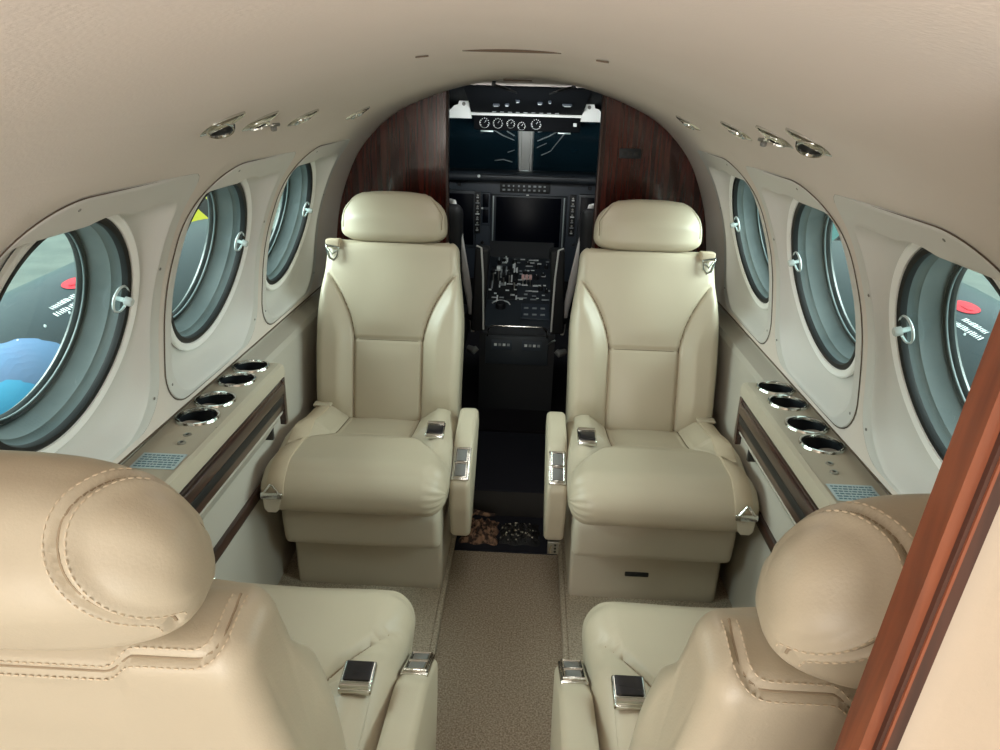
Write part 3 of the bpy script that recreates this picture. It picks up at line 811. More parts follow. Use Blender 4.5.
# ------------------------------------------------------------------ overhead outlets
def outlet(s, y, kind, label, tilt=0):
    t = t_of_z(1.2535); p, n = arch(t); o = W(s, y, t, 0); nv = Vector((s*n.x, 0, n.y)).normalized()
    nv = (nv+Vector((0, 0, -.25))).normalized()
    yv = Vector((0, 1, 0)); xv = yv.cross(nv).normalized(); nv = xv.cross(yv).normalized()
    mt = Matrix((xv, yv, nv)).transposed().to_4x4()
    root = empty('air_vent' if kind == 'vent' else 'reading_light', o, 0, label, 'air vent' if kind == 'vent' else 'light', 'overhead outlets')
    k = MB(); N = 32
    L = .043 if kind == 'vent' else .039
    poly = []
    for i in range(N):
        a = 2*PI*i/N; c_, s_ = cos(a), sin(a)
        poly.append((L*math.copysign(abs(c_)**1.7, c_), .024*math.copysign(abs(s_)**1.1, s_)))
    n_ = N; lay = [(1, -.002), (1, .001), (.86, .0035), (.45, .007)]
    k.add([(x*f, y*f, h) for f, h in lay for x, y in poly], [(a*n_+i, a*n_+(i+1) % n_, (a+1)*n_+(i+1) % n_, (a+1)*n_+i) for a in range(3) for i in range(n_)]+[tuple(range(3*n_, 4*n_)), tuple(range(n_))[::-1]])
    k.v = [mt @ v for v in k.v]
    pl = k.build('outlet_plate', 'chrome', root)
    ax = mt @ Vector((.25*(0), tilt, 1)); ax.normalize()
    if kind == 'vent':
        MB().lathe([(.021, 0), (.0215, .004), (.020, .009), (.0185, .011), (.0165, .0105), (.0155, .005)], (0, 0, 0), ax, 30).build('nozzle', 'chrome', root)
        MB().lathe([(.0168, .0075), (.010, .006), (0, .005)], (0, 0, 0), ax, 24).build('nozzle_hole', 'black', root)
    else:
        MB().lathe([(.018, 0), (.0185, .004), (.017, .008), (.013, .009), (.012, .005)], (0, 0, 0), ax, 28).build('eyeball', 'chrome', root)
        MB().lathe([(.0125, .0065), (.006, .005), (0, .0045)], (0, 0, 0), ax, 20).build('lens', 'darkplate', root)
    for e in (-1, 1):
        MB().lathe([(0, .0045), (.0035, .004), (.0042, .002)], mt @ Vector((e*L*.74, 0, 0)), nv, 12).build('screw', 'nickel', root)
    return root
VY = [1.040, 1.190, 1.415, 1.86]
outlet(-1, VY[0], 'vent', 'chrome air vent with open black nozzle, nearest overhead outlet on the left', -.45)
outlet(-1, VY[1], 'light', 'chrome reading light second from the viewer in the left overhead row', -.2)
outlet(-1, VY[2], 'light', 'chrome reading light just beyond the grey clip, left overhead row', .1)
outlet(-1, VY[3], 'light', 'chrome reading light nearest the wood partition, left overhead row', .2)
outlet(1, VY[0]-.01, 'vent', 'chrome air vent with open black nozzle, nearest overhead outlet on the right', -.45)
outlet(1, VY[1]-.01, 'light', 'chrome reading light beside the nearest vent, right overhead row', -.2)
outlet(1, VY[2]-.01, 'light', 'chrome reading light just beyond the grey clip, right overhead row', .1)
outlet(1, VY[3]-.01, 'light', 'chrome reading light nearest the wood partition, right overhead row', .2)
def clip(s, y, label):
    t = t_of_z(1.2535); o = W(s, y, t-.016, 0)
    r = empty('ceiling_clip', o, 0, label, 'clip', 'grey overhead clips')
    MB().box((-.006, -.016, -.004), (.006, .016, .002), .002).build('clip_base', 'nickel', r)
    MB().box((-.004, -.010, -.012), (.004, .006, -.003), .003).build('clip_tab', 'clip', r)
clip(-1, 1.305, 'small grey clip between two chrome fittings, left overhead row')
clip(1, 1.295, 'small grey clip between two chrome fittings, right overhead row')

# ------------------------------------------------------------------ forward partitions
def partition(s, side):
    root = empty('wall_front_'+side, (0, 0, 0), kind='structure')
    poly = [(.255, .03)]
    pts = []
    for k in range(40):
        t = t_of_z(.70)+(TC-t_of_z(.70))*k/39; p, n = arch(t)
        if p.x >= .255: pts.append((p.x-.001, p.y-.001))
    poly = [(.255, .03), (.620, .03), (.622, .60), (.650, .69)]+pts+[(.255, 1.313)]
    b = MB(); b.prism([(x*s, z) for x, z in poly], 1, 2.495, 2.52); b.build('veneer_panel', 'mahog', root, smooth=False)
    MB().box((.249 if s > 0 else -.257, 2.486, .03), (.257 if s > 0 else -.249, 2.525, 1.314), .002).build('edge_moulding', 'trimwood2', root)
    return root
partition(-1, 'left'); pr_ = partition(1, 'right')
sp = empty('wall_plate', (.352, 2.494, 1.138), 0, 'small dark plate mounted high on the right wood partition', 'plate')
MB().box((-.036, -.004, -.016), (.036, .001, .016), .002).build('plate_body', 'black', sp)
for i in range(3): MB().box((-.028+.020*i, -.0065, -.006), (-.014+.020*i, -.003, .006), .001).build('plate_button', 'stepgrey', sp)

# ------------------------------------------------------------------ cockpit
ck = empty('wall_cockpit', (0, 0, 0), kind='structure')
MB().box((-.70, 2.52, .06), (.70, 3.9, .10)).build('cockpit_floor', 'darkcarpet', ck, False)
for s in (-1, 1):
    MB().box((.66 if s > 0 else -.70, 2.52, .1), (.70 if s > 0 else -.66, 3.9, .95)).build('cockpit_side', 'black', ck, False)
    q = MB(); q.quad((s*.68, 2.52, .95), (s*.68, 3.7, .95), (s*.42, 3.2, 1.30), (s*.42, 2.52, 1.36)); q.build('side_glass', 'shade', ck, False)
MB().box((-.70, 3.86, .1), (.70, 3.9, 1.0)).build('cockpit_front', 'black', ck, False)
q = MB(); q.quad((-.215, 2.49, 1.359), (.22, 2.49, 1.359), (.22, 3.05, 1.262), (-.215, 3.05, 1.262)); q.build('cockpit_ceiling', 'liner', ck, False)
for s in (-1, 1):
    q = MB(); q.quad((s*.21, 2.49, 1.361), (s*.50, 2.49, 1.361), (s*.50, 3.06, 1.262), (s*.21, 3.06, 1.262)); q.build('side_lining', 'ohblack', ck, False)
# windshield panes
for n_, s in ((7, -1), (8, 1)):
    w = empty('window_%d' % n_, (0, 0, 0), kind='structure')
    q = MB(); P0 = [(s*.03, 3.52, .965), (s*.52, 3.50, .965), (s*.44, 3.06, 1.262), (s*.03, 3.06, 1.262)]
    th = Vector((0, .012, .012))
    q.add([Vector(p) for p in P0]+[Vector(p)+th for p in P0], [(0, 1, 2, 3), (4, 5, 6, 7), (0, 1, 5, 4), (1, 2, 6, 5), (2, 3, 7, 6), (3, 0, 4, 7)])
    q.build('windshield_pane', 'shade', w, False)
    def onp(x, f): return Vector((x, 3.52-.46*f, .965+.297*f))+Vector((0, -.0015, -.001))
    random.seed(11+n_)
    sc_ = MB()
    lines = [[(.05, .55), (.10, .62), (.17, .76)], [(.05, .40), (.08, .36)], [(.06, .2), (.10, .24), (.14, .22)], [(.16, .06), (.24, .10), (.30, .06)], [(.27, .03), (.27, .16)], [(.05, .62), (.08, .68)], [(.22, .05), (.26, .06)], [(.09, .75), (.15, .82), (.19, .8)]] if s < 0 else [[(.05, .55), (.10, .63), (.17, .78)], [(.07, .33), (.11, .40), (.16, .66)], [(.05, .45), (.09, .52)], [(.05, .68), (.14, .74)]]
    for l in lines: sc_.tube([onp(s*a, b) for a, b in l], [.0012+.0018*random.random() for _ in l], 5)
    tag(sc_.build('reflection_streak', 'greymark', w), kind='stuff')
# white posts
cp_ = empty('windshield_post', (0, 3.46, .98), 0, 'white centre post between the two dark windshield panes', 'post')
q = MB(); q.prism([(-.034, 0), (-.028, -.012), (-.020, -.012), (-.016, -.004), (.016, -.004), (.020, -.012), (.028, -.012), (.034, 0), (.034, .012), (-.034, .012)], 2, .02, .52)
R_ = Matrix.Rotation(math.atan2(.46, .297), 4, 'X')
q.v = [R_ @ v for v in q.v]; q.build('post_shell', 'whitetrim', cp_)
q = MB().box((-.018, -.022, .44), (.018, -.002, .485), .004); q.v = [R_ @ v for v in q.v]; q.build('compass_mount', 'black', cp_)
for s in (-1, 1):
    tr = empty('corner_trim', (s*.26, 2.95, 1.22), 0, 'white triangular corner trim at the %s end of the overhead panel' % ('left' if s < 0 else 'right'), 'trim', 'white corner trims')
    q = MB(); q.prism([(-.062, .0), (.050, .0), (.032, .092), (.010, .094), (-.002, .050), (-.016, .046)], 1, -.012, .012)
    for v in q.v: v.x *= -s
    if s < 0: pass
    for v in q.v: v.x *= 1
    q.build('trim_plate', 'whitetrim', tr, smooth=False)
    MB().lathe([(0, .002), (.006, .001), (.008, -.001)], (-s*.02, -.012, .052), (0, -1, 0), 12).build('trim_screw', 'clip', tr)
# overhead panel
oh = empty('overhead_panel', (0, 0, 0), 0, 'black overhead switch panel with round gauges above the windshield', 'panel')
a = Vector((0, 2.62, 1.332)); b = Vector((0, 2.96, 1.243)); up_ = (b-a)
q = MB(); x0, x1 = -.214, .222
q.add([(x0, a.y, a.z), (x1, a.y, a.z), (x1-.006, b.y, b.z), (x0+.006, b.y, b.z), (x0, a.y, a.z+.02), (x1, a.y, a.z+.02), (x1-.006, b.y, b.z+.02), (x0+.006, b.y, b.z+.02)], [(0, 1, 2, 3), (4, 5, 6, 7), (0, 1, 5, 4), (1, 2, 6, 5), (2, 3, 7, 6), (3, 0, 4, 7)])
q.build('switch_panel', 'ohblack', oh, False)
def ohp(x, f, l=.003): return Vector((x, a.y+(b.y-a.y)*f, a.z+(b.z-a.z)*f-l))
random.seed(5)
for (x, f, w_, n_) in ((-.11, .62, .012, 1), (-.07, .6, .008, 2), (-.03, .45, .008, 2), (.05, .5, .010, 2), (.085, .45, .006, 1), (.15, .55, .018, 3)):
    q = MB().box((x-w_, ohp(x, f).y-.012, ohp(x, f).z-.006), (x+w_, ohp(x, f).y+.012, ohp(x, f).z+.004), .002).build('switch', 'panelgrey', oh)
    MB().box((x-w_*.7, ohp(x, f).y-.014, ohp(x, f).z-.0075), (x+w_*.7, ohp(x, f).y-.011, ohp(x, f).z-.004)).build('switch_mark', 'greymark', q, False)
q = MB()
for k in range(9): q.box((-.13+.03*k, b.y-.03, ohp(0, .93).z-.001), (-.115+.03*k, b.y-.024, ohp(0, .93).z+.002))
tag(q.build('panel_lettering', 'greymark', oh, False), kind='stuff')
MB().box((-.215, 2.955, 1.232), (.222, 2.985, 1.243), .003).build('white_strip', 'whitetrim', oh)
gs = MB().box((-.203, 2.955, 1.178), (.212, 2.985, 1.234), .006).build('gauge_strip', 'ohblack', oh)
for x, z, r in ((-.160, 1.206, .021), (-.108, 1.206, .021), (-.058, 1.205, .018), (-.016, 1.198, .017), (.040, 1.206, .021)):
    g = MB().lathe([(0, .003), (r-.002, .003), (r, .006), (r+.001, .005), (r+.0015, 0)], (x, 2.954, z), (0, -1, 0), 28).build('gauge', 'ohblack', gs)
    d = MB()
    for k in range(9):
        an = rad(-30+30*k); c_ = Vector((x+cos(an)*r*.78, 2.9500, z+sin(an)*r*.78)); d.box(c_-Vector((.0016, .0006, .0016)), c_+Vector((.0016, .0006, .0016)))
    d.tube([(x, 2.950, z), (x+r*.3, 2.950, z+r*.4)], .0008, 5)
    d.tube([(x+cos(rad(q_))*r*.92, 2.9505, z+sin(rad(q_))*r*.92) for q_ in range(160, 380, 20)], .0007, 5)
    tag(d.build('dial_marking', 'mark', g, False), kind='stuff')
MB().box((.183, 2.951, 1.200), (.197, 2.956, 1.213), .001).build('indicator_lamp', 'mark', gs)
for x in (-.15, .15): MB().box((x-.025, 2.950, 1.172), (x+.025, 2.962, 1.178), .002).build('strip_lip', 'alum', gs)
for s, x in ((-1, -.055), (1, .105)):
    v = empty('visor_rod', (x, 2.555, 1.332), 0, 'black visor rod at the ceiling, %s of the two above the overhead panel' % ('left' if s < 0 else 'right'), 'rod', 'black visor rods')
    MB().tube([(s*.055, -.02, .006), (s*.01, .02, -.006), (-s*.025, .06, -.018)], [.004, .005, .003], 8).build('rod', 'black', v)
    MB().box((s*.050-.006, -.026, .0), (s*.050+.006, -.014, .016), .002).build('rod_clip', 'black', v)

# glareshield + instrument panel
gl = empty('glareshield', (0, 3.3, .90), 0, 'dark ribbed glareshield below the windshield', 'glareshield')
q = rpoly([(.02, .045, .012), (.02, .085, .02), (.24, .085, .02), (.24, .05, .01)], 40)
Loft(q, .56, .03, 30).build('glare_hood', 'panelgrey2', gl)
for k in range(3): MB().tube([(-.2, .018, .055+.010*k), (.24, .018, .055+.010*k)], .0012, 6).build('hood_rib', 'black', gl)
MB().lathe([(0, .004), (.006, .003), (.007, 0)], (-.205, .016, .068), (0, -1, 0), 12).build('hood_lamp', 'mark', gl)
ip = empty('instrument_panel', (0, 3.4, .1), 0, 'blue grey cockpit instrument panel with a large dark centre display', 'instrument panel')
MB().box((-.60, 0, .38), (.60, .05, .845), .01).build('panel_board', 'panelgrey', ip)
b_ = MB().box((-.155, -.012, .50), (.200, .004, .782), .006).build('display_bezel', 'panelgrey2', ip)
MB().box((-.128, -.016, .535), (.172, -.010, .772), .002).build('display_screen', 'screen', b_)
for k in range(9): MB().box((-.112+.030*k, -.0165, .516), (-.104+.030*k, -.012, .521), .0005).build('softkey', 'greymark', b_)
for s, x in ((-1, -.141), (1, .186)): MB().tube([(x, -.013, .52), (x, -.013, .775)], .003, 6).build('bezel_edge', 'alum', b_)
an_ = MB().box((-.112, -.012, .792), (.118, .004, .840), .003).build('annunciator', 'black', ip)
random.seed(2)
for r in range(2):
    for k in range(9):
        w_ = random.uniform(.003, .008); MB().box((-.100+.0235*k, -.0135, .800+.018*r), (-.100+.0235*k+w_*1.6, -.011, .808+.018*r)).build('annunciator_legend', 'greymark', an_, False)
MB().box((.010, -.0135, .780), (.022, -.011, .785)).build('legend_bar', 'mark', ip, False)
for x0, x1, nm in ((-.360, -.232, 'flight_display'), (.262, .380, 'flight_display')):
    d = MB().box((x0-.012, -.008, .53), (x1+.012, .004, .795), .004).build(nm, 'panelgrey2', ip)
    MB().box((x0, -.011, .545), (x1, -.006, .780), .002).build('display_screen', 'screen', d)
for x0 in (-.228, .212):
    c_ = MB().box((x0, -.012, .60), (x0+.028, .004, .790), .003).build('switch_column', 'black', ip)
    for k in range(7):
        z = .612+.025*k; w_ = .009 if k % 2 else .006
        MB().box((x0+.014-w_, -.0145, z), (x0+.014+w_, -.011, z+.006), .001).build('switch_legend', 'greymark' if k % 3 else 'mark', c_)
        MB().lathe([(0, .010), (.004, .009), (.0045, .0)], (x0+.014, -.010, z+.012), (0, -1, 0), 10).build('toggle', 'nickel', c_)
sb_ = MB().box((-.197, -.012, .640), (-.155, .004, .790), .003).build('standby_unit', 'panelgrey', ip)
MB().box((-.190, -.0145, .722), (-.163, -.010, .782), .002).build('standby_screen', 'screen', sb_); MB().box((-.190, -.0145, .65), (-.163, -.010, .712), .002).build('standby_screen', 'screen', sb_)
MB().lathe([(0, .004), (.004, .003), (.005, 0)], (-.192, -.012, .717), (0, -1, 0), 12).build('standby_knob', 'mark', sb_)
for x, z in ((-.19, .555), (-.30, .82), (-.36, .81), (.24, .56), (.30, .82)):
    MB().lathe([(0, .012), (.006, .011), (.008, .006), (.009, 0)], (x, 0, z), (0, -1, 0), 16).build('knob', 'black', ip)

# pedestal with levers
pd = empty('centre_pedestal', (0, 2.72, .1), 0, 'black centre pedestal covered with levers, knobs and white legends', 'pedestal')
q = MB(); q.prism([(0, 0), (0, .325), (.03, .345), (.60, .500), (.655, .57), (.655, 0)], 0, -.150, .150); q.build('pedestal_body', 'black', pd, smooth=False)
SL = math.atan2(.160, .59)
pm = Matrix.Translation((0, .03, .345)) @ Matrix.Rotation(SL, 4, 'X')
def onpd(mb): mb.v = [pm @ v for v in mb.v]; return mb
onpd(MB().box((-.145, .0, 0), (.145, .60, .004), .001)).build('console_plate', 'panelgrey2', pd)
quad_ = onpd(MB().box((-.135, .20, .003), (-.01, .50, .009), .002)).build('lever_quadrant', 'black', pd)
for k, (x, L_, y) in enumerate(((-.118, .055, .36), (-.096, .06, .37), (-.072, .05, .33), (-.048, .05, .35), (-.024, .045, .30))):
    lv = onpd(MB().box((x-.003, y-.006, .004), (x+.003, y+.006, L_), .001)).build('lever', 'nickel', quad_)
    onpd(MB().box((x-.009, y-.010, L_-.004), (x+.009, y+.010, L_+.014), .004)).build('lever_knob', 'black' if k not in (1,) else 'mark', lv)
for k, x in enumerate((.012, .028, .044)):
    lv = onpd(MB().box((x-.0025, .33, .003), (x+.0025, .34, .045), .001)).build('condition_lever', 'nickel', pd)
    onpd(MB().box((x-.0065, .318, .04), (x+.0065, .346, .054), .003)).build('lever_knob', 'pink', lv)
random.seed(21)
for k in range(84):    # white legends scattered round the levers
    x = random.uniform(-.13, .13); y = random.choice((.21, .24, .28, .33, .38, .42, .46, .5, .53, .56))+random.uniform(-.008, .008); w_ = random.uniform(.004, .013); hh = random.uniform(.0025, .006)
    if k % 3 == 0 and x < 0: w_, hh = .003, random.uniform(.012, .04)
    onpd(MB().box((x-w_, y-hh, .0095), (x+w_, y+hh, .0112))).build('legend', random.choice(('mark', 'mark', 'greymark')), pd, False)
for (x, y, r) in ((.07, .40, .012), (.10, .42, .010), (.075, .5, .011), (.115, .5, .009), (.03, .52, .012), (-.03, .54, .012), (-.08, .55, .010), (.09, .3, .010), (.115, .28, .008), (.02, .44, .011), (-.10, .53, .009)):
    kb = onpd(MB().lathe([(0, .020), (r*.8, .019), (r, .014), (r*1.1, .003)], (x, y, 0), (0, 0, 1), 18)).build('knob', 'black', pd)
    onpd(MB().box((x-.0012, y, .0195), (x+.0012, y+r*.8, .0215))).build('knob_line', 'mark', kb, False)
tw = onpd(MB().tube([(-.075+.038*cos(rad(a_)), .155+.038*sin(rad(a_)), .008) for a_ in range(10, 175, 15)], .0028, 6)).build('trim_scale', 'mark', pd)
onpd(MB().lathe([(0, .028), (.018, .026), (.022, .02), (.022, .003)], (-.075, .145, 0), (0, 0, 1), 24)).build('trim_wheel', 'black', pd)
rp_ = onpd(MB().box((.01, .05, .003), (.125, .17, .012), .003)).build('radio_panel', 'panelgrey', pd)
for k in range(6): onpd(MB().box((.022+.034*(k % 3), .075+.05*(k//3), .012), (.040+.034*(k % 3), .085+.05*(k//3), .0145))).build('radio_legend', 'greymark', rp_, False)
hd_ = MB().tube([(-.118, -.012, .318), (-.116, -.020, .345), (-.105, -.024, .362), (-.09, -.025, .366), (.09, -.025, .366), (.105, -.024, .362), (.116, -.020, .345), (.118, -.012, .318)], .0032, 8).build('grab_handle', 'chrome', pd)
ap = MB().box((-.125, -.008, .20), (.125, .004, .318), .003).build('aft_plate', 'panelgrey2', pd)
for x0, x1, z in ((-.10, -.02, .285), (.02, .10, .285)):
    u_ = MB().box((x0, -.012, z-.022), (x1, -.006, z+.018), .002).build('switch_unit', 'panelgrey', ap)
    for k in range(4): MB().box((x0+.010+.017*k, -.0145, z-.006), (x0+.021+.017*k, -.011, z+.004)).build('unit_legend', 'greymark' if k % 2 else 'mark', u_, False)
MB().tube([(.125, -.004, .29), (.140, -.012, .305), (.150, -.014, .31)], .004, 8).build('side_lever', 'nickel', pd)

# pilot seats
def pilot(s, label):
    r = empty('pilot_seat', (s*.415, 2.72, .102), 0, label, 'seat', 'pilot seats')
    pb = rpoly([(.03, .25, .03), (.05, .82, .04), (-.03, .84, .03), (-.06, .25, .03)], 60)
    Loft(pb, .20, .03, 20, post=lambda x, y, z: (x, y-(z-.25)*.10, z)).build('backrest', 'blackleather', r)
    pc = rpoly([(.02, .20, .03), (.44, .22, .04), (.45, .33, .05), (.0, .30, .04)], 60)
    Loft(pc, .20, .03, 16).build('seat_cushion', 'blackleather', r)
    MB().box((-.16, .02, 0), (.16, .40, .20), .01).build('pedestal_base', 'black', r)
    i = -s
    # light grey shell edge curving down the inboard side
    MB().tube([(i*.150, -.03, .838), (i*.163, -.045, .835), (i*.172, -.05, .80), (i*.188, -.05, .70), (i*.212, -.045, .56), (i*.232, -.04, .44), (i*.240, -.035, .34)], [.006, .010, .012, .013, .013, .010, .006], 10, flat=(1, 1.4)).build('shell_edge', 'greytrim', r)
    am = MB().box((-.026, -.02, 0), (.026, .035, .33), .008, Matrix.Translation((i*.262, -.07, .36)) @ Matrix.Rotation(-i*rad(-3), 4, 'Y') @ Matrix.Rotation(rad(8), 4, 'X')).build('folded_armrest', 'blackleather', r)
    MB().tube([(i*.286, -.098, .37), (i*.283, -.125, .58), (i*.276, -.140, .69), (i*.258, -.140, .697)], .0035, 8).build('armrest_piping', 'greytrim', am)
    MB().tube([(i*.215, -.02, .40), (i*.245, -.06, .40)], .012, 10).build('armrest_pivot', 'black', am)
    MB().tube([(i*.225, -.06, .28), (i*.25, -.075, .275), (i*.262, -.07, .285)], [.012, .016, .010], 10).build('recline_handle', 'greybtn', r)
pilot(-1, 'black pilot seat with a light grey edge beyond the left wood partition')
pilot(1, 'black pilot seat with a light grey edge beyond the right wood partition')

# things in the floor well
pc_ = empty('cloth_pouch', (-.088, 1.955, .004), 0, 'crumpled brown patterned pouch on the dark floor between the far seats', 'pouch')
def lump(w, d, hgt, seed, nx_=26, ny_=18):
    random.seed(seed); ph = [random.uniform(0, 6) for _ in range(6)]
    vs = []; fs = []
    for i in range(nx_+1):
        for j in range(ny_+1):
            u, v = 2*i/nx_-1, 2*j/ny_-1
            e = (1-abs(u)**4)*(1-abs(v)**4)
            z = hgt*e*(.55+.22*sin(u*6+ph[0])*sin(v*5+ph[1])+.18*sin(u*13+v*9+ph[2])+.12*sin(v*17-u*11+ph[3]))
            vs.append((u*w*(1+.06*sin(v*7+ph[4])), v*d*(1+.08*sin(u*6+ph[5])), max(0, z)))
    for i in range(nx_):
        for j in range(ny_):
            a_ = i*(ny_+1)+j; fs.append((a_, a_+1, a_+ny_+2, a_+ny_+1))
    b0 = len(vs); vs += [(x, y, 0) for x, y, z in vs[:b0]]
    return vs, fs
vs, fs = lump(.058, .062, .045, 4); link('pouch_body', vs[:len(vs)//2], fs, 'cloth', pc_)
MB().tube([(-.05, .03, .03), (-.02, .05, .045), (.02, .045, .04), (.045, .055, .035)], [.006, .009, .007, .004], 8).build('pouch_flap', 'cloth', pc_)
gp = empty('glitter_pouch', (.04, 1.955, .004), 0, 'black pouch with silver specks on the dark floor between the far seats', 'pouch')
vs, fs = lump(.062, .058, .03, 9); link('pouch_body', vs[:len(vs)//2], fs, 'sequin', gp)
random.seed(8)
hv = vs[:len(vs)//2]
for k in range(55):
    p = random.choice(hv)
    if p[2] < .004: continue
    rr = random.uniform(.0016, .0038)
    MB().lathe([(0, rr*1.4), (rr*.8, rr), (rr, .0), (0, -rr*.6)], (p[0], p[1], p[2]+rr*.3), (random.uniform(-.5, .5), random.uniform(-.5, .5), 1), 8).build('bead', 'silver', gp)

# ------------------------------------------------------------------ near right divider with its wooden trim
dv = empty('wall_divider', (0, 0, 0), kind='structure')
def edge(z): return .2120+(z-.974)*.0835+max(0, .5-z)*.02
def strip_(name, m, x0, x1, y0, y1, bev=0):
    vs = []; fs = []; n = 20
    for i in range(n+1):
        z = .03+1.24*i/n; e = edge(z)
        vs += [(e+x0, y0, z), (e+x1, y0, z), (e+x1, y1, z), (e+x0, y1, z)]
    for i in range(n):
        for k_ in range(4): fs.append((i*4+k_, i*4+(k_+1) % 4, i*4+4+(k_+1) % 4, i*4+4+k_))
    fs += [(0, 1, 2, 3), (n*4, n*4+1, n*4+2, n*4+3)]
    return link(name, vs, fs, m, dv, smooth=False)
strip_('trim_edge', 'trimwood', 0, .0065, .287, .305)
strip_('trim_face', 'trimwood2', .0065, .0168, .284, .300)
strip_('trim_groove', 'trimwood', .0085, .0100, .2828, .290)
vs = []; fs = []; n = 30
for i in range(n+1):
    z = .03+1.27*i/n; e = edge(z)
    tw_ = arch(t_of_z(max(.62, min(z, 1.26))))[0].x if z > .62 else .612
    tw_ = max(tw_, e+.03)
    row = [(e+.0165, .292), (e+.022, .2905), (e+.027, .288), (e+.034, .2865), (e+.05, .286), (tw_, .286)]
    vs += [(x, y, z) for x, y in row]
for i in range(n):
    for k_ in range(5): fs.append((i*6+k_, i*6+k_+1, i*6+7+k_, i*6+6+k_))
link('divider_panel', vs, fs, 'tanpanel', dv)

# ------------------------------------------------------------------ outside: hangar, wing and engine nacelles
hg = empty('floor_hangar', (0, 0, 0), kind='structure')
MB().box((-16, -6, -1.5), (16, 24, -1.45)).build('hangar_floor', 'concrete', hg, False)
for s, side in ((-1, 'outer_left'), (1, 'outer_right')):
    w = tag(MB().box((s*14-.1, -6, -1.45), (s*14+.1, 24, 5.0)).build('wall_'+side, 'hangarwall', None, False), kind='structure')
tag(MB().box((-14, 23.9, -1.45), (14, 24.1, 5.0)).build('wall_outer_front', 'hangarwall', None, False), kind='structure')
def nacelle(s, label):
    r = empty('engine_nacelle', (s*2.45, 3.0, -.10), 0, label, 'aircraft engine', 'engine nacelles')
    prof = [(.0, -2.4), (.10, -2.2), (.20, -1.6), (.31, -.8), (.385, -.1), (.44, .5), (.475, 1.2), (.48, 1.9), (.45, 2.6), (.38, 3.0), (.30, 3.2), (0, 3.2)]
    def rad_at(h):
        for i in range(len(prof)-1):
            if prof[i][1] <= h <= prof[i+1][1]: return prof[i][0]+(h-prof[i][1])/(prof[i+1][1]-prof[i][1])*(prof[i+1][0]-prof[i][0])
    mb = MB().lathe(prof, (0, 0, 0), (0, 1, 0), 48); mb.build('cowling', 'nacelle', r)
    MB().lathe([(0, 3.75), (.06, 3.7), (.13, 3.5), (.16, 3.25), (.16, 3.2)], (0, 0, 0), (0, 1, 0), 32).build('spinner', 'whitepaint', r)
    for k in range(4):
        a_ = rad(45+90*k); b = MB(); b.prism([(-.03, .12), (.05, .5), (.06, .9), (.02, 1.15), (-.04, 1.1), (-.06, .6)], 1, 3.40, 3.43)
        b.v = [Matrix.Rotation(a_, 4, 'Y') @ v for v in b.v]; b.build('propeller_blade', 'gasket', r, False)
    # wing
    q = MB(); q.prism([(-1.6, -.22), (-.9, -.17), (.0, -.13), (.6, -.14), (.85, -.20), (.6, -.27), (-.5, -.27)], 0, (-1.6 if s > 0 else -3.5), (3.5 if s > 0 else 1.6)); q.build('wing', 'nacelle', r)
    # emblem on the inboard flank: patch following the cowling
    def patch(h0, a0, shape, m, lift, nm, par):
        vs = []
        n = len(shape)
        def P(dh, da):
            h_ = h0+dh; R = rad_at(h_)+lift; a_ = a0+da/R
            return (-s*R*cos(a_), h_, R*sin(a_))
        K_ = 7; vs = [P(0, 0)]
        for q in range(1, K_+1): vs += [P(x*q/K_, z*q/K_) for x, z in shape]
        fs = [(0, 1+i, 1+(i+1) % n) for i in range(n)]
        for q in range(K_-1): fs += [(1+q*n+i, 1+q*n+(i+1) % n, 1+(q+1)*n+(i+1) % n, 1+(q+1)*n+i) for i in range(n)]
        return link(nm, vs, fs, m, par, False)
    oval = [(.105*cos(2*PI*k/24), .050*sin(2*PI*k/24)) for k in range(24)]
    EH = .60 if s < 0 else .76
    em = patch(EH, EA, oval, 'red', .003, 'red_emblem', r)
    patch(EH, EA, [(x*.5-.01, z*.28) for x, z in oval], 'red', .0055, 'emblem_crest', em)
    random.seed(31)
    for rr, (dz, L_) in enumerate(((-.075, .20), (-.12, .26))):
        x = -L_/2-.05*s*0
        while x < L_/2:
            w_ = random.uniform(.006, .012)
            patch(EH-.22+x, EA+dz/.44, [(-w_/2, -.011), (w_/2, -.014), (w_/2, random.choice((.004, .014))), (-w_/2, .014)], 'whitepaint', .003, 'emblem_lettering', em); x += w_+random.uniform(.006, .012)
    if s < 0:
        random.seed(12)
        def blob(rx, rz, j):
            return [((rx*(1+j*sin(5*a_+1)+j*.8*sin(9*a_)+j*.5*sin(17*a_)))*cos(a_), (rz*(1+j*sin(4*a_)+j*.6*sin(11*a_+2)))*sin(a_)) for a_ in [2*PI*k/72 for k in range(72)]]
        patch(-.15, rad(28), blob(.27, .23, .05), 'lilacsky', .004, 'lilac_reflection', r)  # sky reflected in the glossy cowling, put in as coloured patches
        patch(-.34, rad(16), blob(.19, .16, .07), 'cyansky', .007, 'blue_reflection', r)
    for k in range(9): MB().lathe([(0, .003), (.008, .002), (.010, 0)], (-s*rad_at(-.4+.18*k)*cos(rad(56)), -.4+.18*k, rad_at(-.4+.18*k)*sin(rad(56))), (-s, 0, .4), 8).build('rivet', 'whitepaint', r)
EA = rad(75)
nacelle(-1, 'dark teal engine nacelle with painted blue sky reflection outside the left windows')
nacelle(1, 'dark teal engine nacelle with red emblem outside the right windows')
yc_ = empty('service_cart', (-5.2, 11.3, -1.45), 0, 'yellow service cart outside the second left window', 'cart')
MB().box((-.5, -.5, .3), (.5, .5, 1.85), .04).build('cart_body', 'yellow', yc_)
MB().box((-.45, -.45, 1.85), (.2, .3, 2.2), .04).build('cart_top', 'whitepaint', yc_)
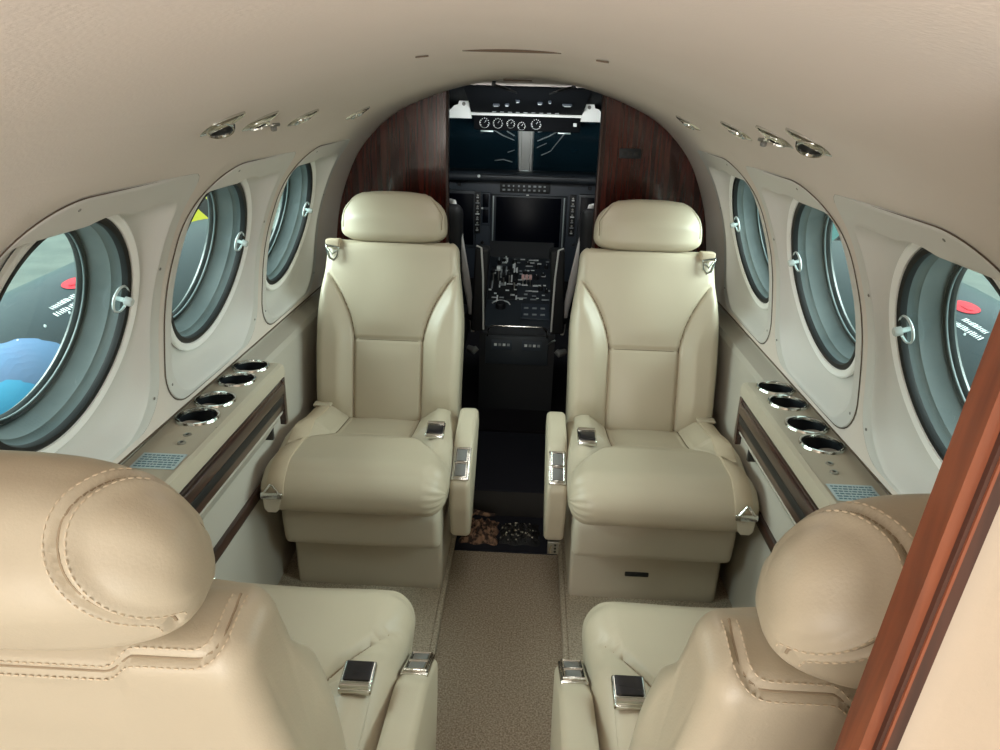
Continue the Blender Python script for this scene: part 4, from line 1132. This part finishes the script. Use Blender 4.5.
for x in (-.4, .4):
    for y in (-.4, .4): MB().lathe([(0, -.06), (.16, -.06), (.16, .06), (0, .06)], (x, y, .16), (1, 0, 0), 20).build('wheel', 'gasket', yc_)
rb = empty('striped_barrier', (4.8, 11.6, -1.45), 0, 'red and white striped panel outside the middle right window', 'barrier')
MB().box((-.7, -.04, 1.5), (.7, .04, 2.45), .01).build('barrier_board', 'whitepaint', rb)
for k in range(4): MB().box((-.70, -.05, 1.56+.22*k), (.70, -.038, 1.66+.22*k)).build('red_stripe', 'red', rb, False)
for x in (-.6, .6): MB().box((x-.04, -.04, 0), (x+.04, .04, 1.5)).build('barrier_leg', 'alum', rb, False)
tb = empty('tool_cabinet', (4.4, 10.2, -1.45), 0, 'teal tool cabinet in front of the striped panel outside', 'cabinet')
MB().box((-.5, -.3, .1), (.5, .3, 1.55), .02).build('cabinet_body', 'tealbox', tb)
MB().box((-.52, -.32, 1.55), (.52, .32, 1.60), .01).build('cabinet_top', 'alum', tb)
for x in (-.4, .4): MB().box((x-.05, -.25, 0), (x+.05, .25, .1)).build('caster', 'gasket', tb, False)

# ------------------------------------------------------------------ light
def area(name, loc, target, size, power, col, sy=None):
    l = bpy.data.lights.new(name, 'AREA'); l.energy = power; l.color = col; l.size = size
    if sy: l.shape = 'RECTANGLE'; l.size_y = sy
    o = bpy.data.objects.new(name, l); C.objects.link(o); o.location = loc
    o.rotation_euler = (Vector(target)-Vector(loc)).to_track_quat('-Z', 'Y').to_euler(); return o
area('window_fill_light', (-3.8, 1.2, 2.55), (0, 1.45, .75), 4.5, 720, (.97, 1, .98), 2.6)  # added panel out of view, stands in for daylight at the left windows
area('window_fill_light', (3.8, 1.2, 2.55), (0, 1.45, .75), 4.5, 720, (.97, 1, .98), 2.6)  # its added twin for the right windows, also unseen
area('doorway_light', (-.42, -.80, .85), (.12, .9, 1.3), .8, 20, (1, .93, .86), 1.0)
area('cabin_fill_light', (0, 1.45, 1.35), (0, 1.45, 0), .22, 2.2, (1, .97, .92), 1.3)  # added overhead fill for the cabin, without any fixture
area('cockpit_fill_light', (0, 2.56, 1.15), (0, 3.2, 1.12), .36, 1.9, (.95, 1, 1), .06)  # added unseen lamp that brightens the white cockpit trims and post
w = bpy.data.worlds.new('World'); SC.world = w; w.use_nodes = True
w.node_tree.nodes['Background'].inputs['Color'].default_value = (.86, .96, .94, 1)
w.node_tree.nodes['Background'].inputs['Strength'].default_value = 1.7
SC.view_settings.view_transform = 'Standard'; SC.view_settings.look = 'None'; SC.view_settings.gamma = 1; SC.view_settings.exposure = .1
SC.view_settings.use_curve_mapping = False
SC.cycles.max_bounces = 10; SC.cycles.transparent_max_bounces = 16; SC.cycles.diffuse_bounces = 6
SC.cycles.caustics_reflective = False; SC.cycles.caustics_refractive = False
SC.cycles.sample_clamp_indirect = 4
